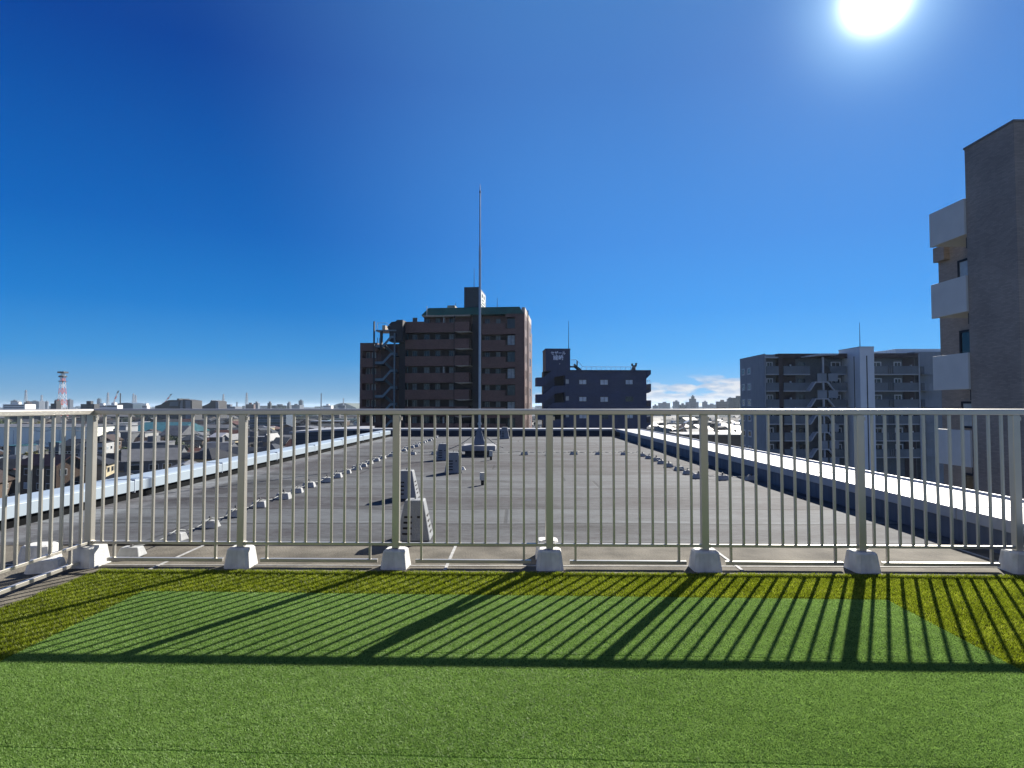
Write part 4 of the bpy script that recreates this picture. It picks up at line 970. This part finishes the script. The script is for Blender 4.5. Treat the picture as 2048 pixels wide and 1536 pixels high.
# --- far town that reads as one mass
class CB:
    def __init__(s): s.v = []; s.f = []; s.c = []
def mass(name, n, y0, y1, halfw, hmax, seed, label):
    rg = np.random.default_rng(seed); V = []; Fc = []; Cc = []
    pal = np.array([(.15,.15,.15),(.08,.08,.09),(.25,.24,.22),(.04,.045,.05),(.06,.045,.04),(.28,.28,.27),(.10,.09,.08),(.025,.03,.035),(.02,.028,.015),(.03,.06,.07)])
    for i in range(n):
        t = rg.random() ** .75; y = y0 + (y1 - y0) * t; x = rg.uniform(-1, 1) * (halfw * y)
        wd, dp = rg.uniform(8, 22) * (1 + y / 2500), rg.uniform(8, 16); h = rg.uniform(4.5, 8.5)
        if rg.random() < .05: h = rg.uniform(9, hmax); wd *= 1.5
        a = rg.uniform(-.5, .5); c_, s_ = math.cos(a), math.sin(a); k = len(V)
        gb = rg.random() < .6
        P = [(-wd/2,-dp/2,0),(wd/2,-dp/2,0),(wd/2,dp/2,0),(-wd/2,dp/2,0),(-wd/2,-dp/2,h),(wd/2,-dp/2,h),(wd/2,dp/2,h),(-wd/2,dp/2,h)]
        if gb: P += [(-wd/2,0,h+dp*.22),(wd/2,0,h+dp*.22)]
        V += [(x + a_*c_ - b_*s_, y + a_*s_ + b_*c_, z_) for a_, b_, z_ in P]
        Fs = [(0,1,5,4),(1,2,6,5),(2,3,7,6),(3,0,4,7)]; wc = pal[rg.integers(0, len(pal))]; rc = pal[rg.integers(0, len(pal))]
        Rf = [(4,5,9,8),(8,9,6,7),(4,8,7),(5,6,9)] if gb else [(4,5,6,7)]
        for f in Fs: Fc.append(tuple(k + q for q in f)); Cc.append(wc)
        for f in Rf: Fc.append(tuple(k + q for q in f)); Cc.append(rc)
    me = bpy.data.meshes.new(name); me.from_pydata(V, [], Fc); me.update()
    at = me.attributes.new('paint', 'FLOAT_COLOR', 'FACE'); at.data.foreach_set('color', np.concatenate([np.array(Cc), np.ones((len(Cc), 1))], 1).astype(np.float32).reshape(-1))
    m = bpy.data.materials.new(name); m.use_nodes = True; t = m.node_tree; b = t.nodes['Principled BSDF']; an_ = t.nodes.new('ShaderNodeAttribute'); an_.attribute_name = 'paint'
    t.links.new(an_.outputs['Color'], b.inputs['Base Color']); b.inputs['Roughness'].default_value = .7; b.inputs['Specular IOR Level'].default_value = .12; me.materials.append(m)
    o = bpy.data.objects.new(name, me); COL.objects.link(o); o.location.z = GZ; tag(o, label, kind='stuff')
mass('distant_houses', 5200, 560, 1700, .95, 14, 5, 'mass of distant houses spreading to the skyline')
mass('distant_town', 5200, 1700, 6500, .95, 24, 6, 'farthest sprawl of the town on the horizon')

# --- skyline buildings
M_FAR = mat('far_concrete', (.13,.15,.18), .8, var=.1, scale=.05)
M_FARD = mat('far_dark', (.02,.022,.026), .7, var=.2, scale=.05)
M_FARG = mat('far_glass', (.05,.08,.11), .4, var=.1, scale=.05)
M_FARW = mat('far_white', (.65,.64,.60), .6, var=.05, scale=.05)
M_FARB = mat('far_brick', (.10,.065,.06), .8, var=.1, scale=.05)
sk = [ # px0 px1 top Y mat label
 (8,48,808.5,900,M_FARW,'long white factory on the skyline at the left frame edge'), (22,34,801,2600,M_FAR,'hazy stepped block above the long white factory'),
 (56,79,802.5,2400,M_FAR,'wide hazy block left of the red and white tower'), (47,56,804.5,1500,M_FARB,'low mauve block beside the long white factory'), (82,87,803,2600,M_FAR,'narrow hazy block, first of a pair left of the tower'), (90.5,95,803,2600,M_FAR,'narrow hazy block, second of a pair left of the tower'),
 (101,113,807,640,M_FARD,'small black block left of the tower foot'), (110,120,799,2000,M_FAR,'grey block directly left of the tower legs'), (133,140.5,799.5,2000,M_FAR,'grey block directly right of the tower legs'),
 (163,187,808,640,M_FARD,'wide black block left of the corner post'), (194,199.5,797.5,2500,M_FARG,'slim glassy tower block above the corner post'), (189,214,810.5,950,M_FARW,'low white hall right of the corner post'),
 (214,234,810,800,M_FARW,'white and red striped hall below the leaning crane'), (284,294,811,900,M_FARW,'small white block with rounded front'),
 (393,398,807,1800,M_FAR,'little grey tower between the two dark blocks'), (438,470,813,900,M_FAR,'low green-grey hall on the skyline'), (492,507,808.5,1200,M_FARB,'low dark block joined to a pale tower'), (507,516,806,1300,M_FAR,'pale grey tower of medium height in second panel'),
 (535,541,806,1300,M_FARD,'slim dark tower left of the tree line'), (541,574,811,1500,M_FAR,'wide low school-like block behind trees'), (574,579,806,1400,M_FAR,'slim pale tower right of the tree line'),
 (581,600,810,1700,M_FAR,'wide pale low block left of the tallest pale tower'), (597,604,801,1900,M_FARG,'tallest pale tower of the centre skyline'), (646,662,811,1300,M_FARW,'low white block right of the slim chimney'), (676,690,810.5,1200,M_FAR,'pale block in front of the dark mound'),
 (1306,1316,811,1500,M_FAR,'low block right beside the navy block'), (1318,1340,806,1700,M_FAR,'bluish wide block, second right of the navy block'), (1349,1359,803,1600,M_FAR,'small block with pointed roof house'), (1362,1372,809,1500,M_FARD,'low dark block left of the stepped block'), (1374,1397,804,1500,M_FAR,'lower body beneath the stepped block'), 
 (1406,1415,803.5,1800,M_FAR,'pale tower with antenna on the right skyline'), (1414,1434,809,1900,M_FARG,'low green-grey block on the right skyline'), (1434,1455,803,1200,M_FARB,'reddish wide block on the right skyline'), (1455,1466,797.5,1300,M_FAR,'pale block with round roof house'), (1466,1492,795.5,1000,M_FARD,'dark tall block touching the pale grey apartment block')]
def far_block(px0, px1, top, Y, m, lab):
    p0, p1 = D(px0, top, Y), D(px1, top, Y); a = (p1.x - p0.x) / 2; h = p0.z - GZ
    r_ = empty('office_block', ((p0.x + p1.x) / 2, Y, GZ), random.uniform(-.25, .25)); tag(r_, lab, 'building', 'buildings on the skyline')
    MB().box(-a, a, 0, min(2*a, 25), 0, h).build('wall', m, r_)
    MB().box(-a*.3, a*.35, 2, 8, h+.001, h + 3.2).build('roof_house', m, r_)
    if h > 24 and a > 3.5:
        for k in range(int((h - 22) // 3.2) + 1):
            MB().box(-a*.9, a*.9, -.15, -.001, h - 2.6 - 3.2*k, h - 1.4 - 3.2*k).build('window_band', M_FARD if m != M_FARD else M_GLASS, r_)
    return r_
for s_ in sk: far_block(*s_)
o = far_block(1380, 1392, 797.5, 1500, M_FARD, 'upper part of the stepped block, highest point of the right skyline'); o = far_block(1383, 1389, 792.5, 1505, M_FARD, 'narrow top of the stepped block')
# domed hall, slanted dark blocks
shed('factory', 'blue-grey hall with shallow curved roof right of the slim chimney', 'hall', 234, 266, 805.5, 900, 30, M_FARG, M_FARG, 'vault', 2.0)
def slant(name, lab, pts, Y, dep, m, extra=None):
    c_ = sum(p_[0] for p_ in pts) / len(pts); r_ = empty(name, (D(c_, 812, Y).x, Y, GZ)); tag(r_, lab, 'building', 'buildings on the skyline')
    f = lambda a, b: (D(a, b, Y).x - r_.location.x, max(0, D(a, b, Y).z - GZ))
    MB().prism([f(*p_) for p_ in pts], 0, dep).build('wall', m, r_)
    if extra:
        for (n_, q, m2) in extra: MB().prism([f(*p_) for p_ in q], -.6, -.01).build(n_, m2, r_)
    return r_
slant('apartment_building', 'dark apartment building with stepped slanting left side and pale end wall', [(310, 880), (384, 880), (384, 801), (370, 799), (366, 798.5), (366, 800), (358, 800), (358, 797), (354, 797), (354, 800), (338, 800), (328, 804.5), (322, 809), (310, 812)], 620, 20, M_FARD,
      [('end_wall', [(371.5, 880), (381, 880), (381, 802), (371.5, 801)], M_FAR), ('shaft', [(360, 880), (365.5, 880), (365.5, 800.6), (363, 801), (361, 808)], M_FAR), ('window_band', [(339, 812), (357, 812), (357, 803), (341, 804)], M_FARG)])
slant('apartment_building', 'dark apartment building with long stepped slope and grey end wall', [(398, 880), (437, 880), (437, 803), (431.5, 801), (426, 801), (426, 803), (424.5, 800.5), (422, 800.5), (420, 805), (416, 807.5), (412, 809.5), (398, 815)], 700, 20, M_FARD, [('end_wall', [(431.5, 880), (437.2, 880), (437.2, 803), (431.5, 803)], M_FAR)])
hl = MB()
pts = []
for i in range(13):
    t = i / 12; px = 657 + 55 * t; pts.append((px, 815.5 - 9.5 * math.sin(math.pi * t) ** 1.2))
c0 = D(684, 812, 2600)
f = lambda a, b: (D(a, b, 2600).x - c0.x, D(a, b, 2600).z - GZ)
o = MB().prism([f(657, 818)] + [f(712, 818)] + [f(*p_) for p_ in reversed(pts)], 0, 300).build('hill', mat('far_woods', (.045,.06,.04), .95, var=.4, scale=.02), loc=(c0.x, 2600, GZ)); tag(o, kind='structure')
# --- lattice towers, cranes, chimneys
M_RED = mat('tower_red', (.62,.09,.04), .6, var=.05); M_WHT = mat('tower_white', (.62,.62,.62), .6, var=.05); M_PYL = mat('pylon_steel', (.30,.31,.33), .6, var=.05)
def lattice(px, top, Y, w0, w1, n, th, lab, bands=False, arms=None, cat='lattice tower'):
    p = D(px, top, Y); H = p.z - GZ; r_ = empty('lattice_tower', (p.x, Y, GZ)); tag(r_, lab, cat)
    lv = [H * (1 - (1 - i / n) ** 1.0) for i in range(n + 1)]
    def wz(z): t = z / H; return w0 + (w1 - w0) * min(1, t ** .72 if not bands else t ** .8)
    for i in range(n):
        z0, z1 = lv[i], lv[i+1]; a, b = wz(z0) / 2, wz(z1) / 2; mb = MB()
        c0_ = [(-a,-a,z0),(a,-a,z0),(a,a,z0),(-a,a,z0)]; c1_ = [(-b,-b,z1),(b,-b,z1),(b,b,z1),(-b,b,z1)]
        for k in range(4):
            mb.beam(c0_[k], c1_[k], th); mb.beam(c0_[k], c1_[(k+1)%4], th*.55); mb.beam(c0_[(k+1)%4], c1_[k], th*.55); mb.beam(c1_[k], c1_[(k+1)%4], th*.6)
        mb.build('section', (M_RED if i % 2 else M_WHT) if bands else M_PYL, r_)
    for (tz, wd, hh) in (arms or []):
        MB().box(-wd/2, wd/2, -.4 if not bands else -wd/2, .4 if not bands else wd/2, H*tz, H*tz + hh).build('platform' if bands else 'cross_arm', M_FARD if bands else M_PYL, r_)
    return r_
lattice(126, 743, 880, 12, 3.2, 9, .42, 'red and white lattice telecom tower with round platforms, tallest at the left', True, [(.965, 9.5, 2.4), (.885, 7.5, 2.4), (.80, 8.0, 1.0)])
lattice(52, 780, 2400, 15, 3, 8, .9, 'faint grey pylon near the left frame edge', arms=[(.92, 12, 1), (.8, 15, 1), (.66, 15, 1)], cat='pylon')
lattice(83.5, 790, 2700, 14, 3, 7, .9, 'faint small pylon between the first pylon and the telecom tower', arms=[(.9, 12, 1), (.72, 14, 1)], cat='pylon')
lattice(216, 785, 2000, 13, 2, 8, .7, 'thin grey pylon left of the leaning crane', arms=[(.93, 9, .8), (.82, 10, .8), (.7, 11, .8)], cat='pylon')
lattice(267, 787, 2100, 13, 2, 8, .7, 'thin pylon, left one of the close pair', arms=[(.93, 9, .8), (.82, 10, .8)], cat='pylon')
lattice(271.5, 790, 2200, 13, 2, 8, .7, 'thin pylon, right one of the close pair', arms=[(.93, 9, .8), (.82, 10, .8)], cat='pylon')
lattice(447, 788, 2100, 13, 2, 8, .7, 'thin grey pylon right of the long stepped slope building', arms=[(.93, 9, .8), (.82, 10, .8), (.7, 11, .8)], cat='pylon')
lattice(493.5, 785.5, 2000, 13, 2, 8, .7, 'thin grey pylon above the third railing post', arms=[(.93, 9, .8), (.82, 10, .8), (.7, 11, .8)], cat='pylon')
lattice(687, 796, 2500, 10, 1.5, 7, .7, 'thin mast standing on the dark mound', cat='mast')
def chimney(px, top, Y, r, m, lab):
    p = D(px, top, Y); o = MB().tube((0,0,0), (0,0,p.z - GZ), r*1.15, r*.85, 12).build('chimney', m, loc=(p.x, Y, GZ)); tag(o, lab, 'chimney')
chimney(241, 786.5, 1500, 1.5, M_FARD, 'slim dark chimney behind the curved hall')
chimney(642.5, 786.5, 1500, 1.4, M_FAR, 'slim grey chimney left of the brown apartment block')
chimney(474, 804, 1500, 1.6, M_FAR, 'short grey chimney in the second panel skyline')
def crane(px0, py0, px1, py1, Y, lab):
    a, b = D(px0, py0, Y), D(px1, py1, Y); r_ = empty('crane', (a.x, Y, GZ)); tag(r_, lab, 'crane'); H = a.z - GZ
    MB().box(-3, 3, -3, 3, 0, H).build('base', M_FARW, r_); d = Vector((b.x - a.x, 0, b.z - a.z))
    for i in range(5):
        p, q = d * (i/5), d * ((i+1)/5); o_ = Vector((0,0,H)); e = Vector((0,1.2,0)); g_ = Vector((1.2,0,.2))
        MB().beam(o_+p+g_, o_+q+g_, .5).beam(o_+p-g_, o_+q-g_, .5).beam(o_+p+g_, o_+q-g_, .35).beam(o_+p-g_, o_+q+g_, .35).beam(o_+p+e, o_+q+e, .45).build('boom_section', [M_RED, M_FARW][i % 2] if i < 4 else M_FARD, r_)
crane(225.5, 810, 237, 781, 1100, 'red and white crane boom leaning right beside the dark chimney')
crane(330, 805, 343, 787.5, 1100, 'crane boom leaning right above the dark slanted apartment building')
# --- trees
LEAF = {}
def leafmat(n, c):
    m = bpy.data.materials.new('leaf_' + n); m.use_nodes = True; t = m.node_tree; b = t.nodes['Principled BSDF']; at = t.nodes.new('ShaderNodeAttribute'); at.attribute_name = 'tone'
    r = t.nodes.new('ShaderNodeValToRGB'); e = r.color_ramp.elements; e[0].color = (*[x*.45 for x in c], 1); e[1].color = (*[min(1, x*1.6) for x in c], 1)
    t.links.new(at.outputs['Fac'], r.inputs[0]); t.links.new(r.outputs[0], b.inputs['Base Color']); b.inputs['Roughness'].default_value = .7; return m
LM = {'dark': leafmat('dark', (.035,.055,.018)), 'yellow': leafmat('yellow', (.13,.12,.02)), 'green': leafmat('green', (.06,.09,.02))}
M_BARK = mat('bark', (.07,.055,.04), .9)
def tree(px, top, Y, wd, kind, lab):
    p = D(px, top, Y); H = p.z - GZ; r_ = empty('tree', (p.x, Y, GZ)); tag(r_, lab, 'tree', 'trees among the houses')
    tk = MB().tube((0,0,0), (0,0,H*.55), wd*.06, wd*.035, 8)
    for k in range(4):
        a = k*1.6 + random.random(); tk.tube((0,0,H*(.25+.06*k)), (math.cos(a)*wd*.3, math.sin(a)*wd*.3, H*(.5+.08*k)), wd*.025, wd*.01, 6)
    tk.build('trunk', M_BARK, r_)
    rg = np.random.default_rng(int(px*7+Y)); V = []; T = []
    cl = [(rg.normal(0, wd*.24, 2), H*(.35 + .52*rg.random())) for _ in range(15)]
    for (cxy, cz) in cl:
        rr_ = wd * rg.uniform(.13, .23); tn = rg.random()
        for _ in range(150):
            d = rg.normal(0, 1, 3); d /= np.linalg.norm(d); c_ = np.array([*cxy, cz]) + d * rr_ * rg.random() ** .4
            u = rg.normal(0, 1, 3); u /= np.linalg.norm(u); w_ = np.cross(u, d); s_ = rg.uniform(.18, .38)
            V += [c_ - u*s_, c_ + w_*s_, c_ + u*s_, c_ - w_*s_]; T += [np.clip(tn*.6 + rg.random()*.4, 0, 1)] * 4
    n = len(V) // 4; me = bpy.data.meshes.new('crown'); me.from_pydata([tuple(v) for v in V], [], [(4*i, 4*i+1, 4*i+2, 4*i+3) for i in range(n)]); me.update()
    me.attributes.new('tone', 'FLOAT', 'POINT').data.foreach_set('value', np.array(T, dtype=np.float32)); me.materials.append(LM[kind])
    o = bpy.data.objects.new('crown', me); COL.objects.link(o); o.parent = r_
for t_ in [(345, 872, 232, 11, 'dark', 'dark bushy tree below the pale hipped roof'), (361, 880, 226, 8, 'dark', 'second dark tree right beside the bushy one'), (321, 893, 220, 6, 'yellow', 'yellow-green shrub tree left of the dark trees'), (357, 896, 205, 5, 'yellow', 'yellow-green small tree below the dark trees'),
           (250, 893, 225, 8, 'dark', 'dark tree behind the utility pole in the first panel'), (278, 895, 230, 7, 'dark', 'dark tree right of the utility pole'), (454, 886, 200, 7, 'green', 'bare brownish round tree before the mauve-grey roof'), (556, 866, 260, 7, 'dark', 'dark tree left of the blue roofed house'),
           (60, 905, 250, 6, 'yellow', 'yellowish tree below the pale green warehouse'), (84, 838, 420, 14, 'yellow', 'wide olive tree above the pale green warehouse roof'), (20, 838, 430, 16, 'green', 'wide green tree above the warehouse at the frame edge'), (510, 870, 250, 8, 'dark', 'dark tree right behind the second railing post'),
           (556, 808, 1200, 30, 'dark', 'dark clump of trees on the skyline, left'), (566, 809, 1250, 26, 'dark', 'dark clump of trees on the skyline, right')]: tree(*t_)
# --- utility poles
M_POLE = mat('pole_concrete', (.36,.35,.33), .8)
for (px, top, Y, lab) in [(280, 902, 170, 'pale utility pole with crossarm just above the left coping'), (79, 878, 190, 'pale utility pole below the warehouse at the left'), (64, 853, 240, 'utility pole in front of the pale green warehouse, left one'), (106, 852, 240, 'utility pole in front of the pale green warehouse, right one'),
                          (312, 858, 300, 'utility pole beside the pale hipped roof'), (624, 858, 300, 'utility pole behind the slate roof wing'), (1367, 846, 330, 'utility pole between bright roofs at the right')]:
    p = D(px, top, Y); H = p.z - GZ; r_ = empty('utility_pole', (p.x, Y, GZ)); tag(r_, lab, 'utility pole', 'utility poles in the town')
    MB().tube((0,0,0), (0,0,H), .19, .12, 8).build('pole', M_POLE, r_)
    MB().box(-1.1, 1.1, -.06, .06, H-.7, H-.55).box(-.9, .9, -.06, .06, H-1.5, H-1.36).build('cross_arm', M_FARD, r_)
    MB().tube((.45,0,H-2.9), (.45,0,H-2.1), .25, n=8).build('transformer', M_PYL, r_)
PT = [D(px, top, Y) for (px, top, Y) in [(79, 880, 190), (280, 904, 170)]]
def wires(a, b, lab):
    mb = MB()
    for off in (-.9, 0, .9):
        A_, B_ = Vector(a) + Vector((off, 0, -.5)), Vector(b) + Vector((off, 0, -.5)); pts_ = [tuple(A_.lerp(B_, t/8) - Vector((0, 0, 1.2*4*(t/8)*(1-t/8)))) for t in range(9)]
        mb.path(pts_, .035, 4)
    o = mb.build('power_line', M_FARD); tag(o, lab, 'power line', 'power lines in the town')
wires(D(-60, 884, 185), PT[0], 'power lines running left from the pole below the warehouse')
wires(PT[0], PT[1], 'power lines strung between the two near utility poles')
wires(PT[1], D(520, 880, 215), 'power lines running right from the near utility pole above the coping')
wires(D(64, 855, 240), D(106, 854, 240), 'short power lines between the two poles before the warehouse')
wires(D(106, 854, 240), D(312, 860, 300), 'power lines from warehouse pole to the pale hipped roof')
# --- haze
hz = MB().box(-12500, 12500, -500, 14500, GZ - 1, 40).build('haze', bpy.data.materials.new('haze')); tag(hz, kind='stuff', label='thin bluish winter haze over the town')
m = hz.data.materials[0]; m.use_nodes = True; t = m.node_tree; t.nodes.remove(t.nodes['Principled BSDF']); vp = t.nodes.new('ShaderNodeVolumePrincipled')
vp.inputs['Color'].default_value = (.62, .78, .95, 1); vp.inputs['Density'].default_value = .00007; vp.inputs['Anisotropy'].default_value = .3
t.links.new(vp.outputs[0], t.nodes['Material Output'].inputs['Volume'])
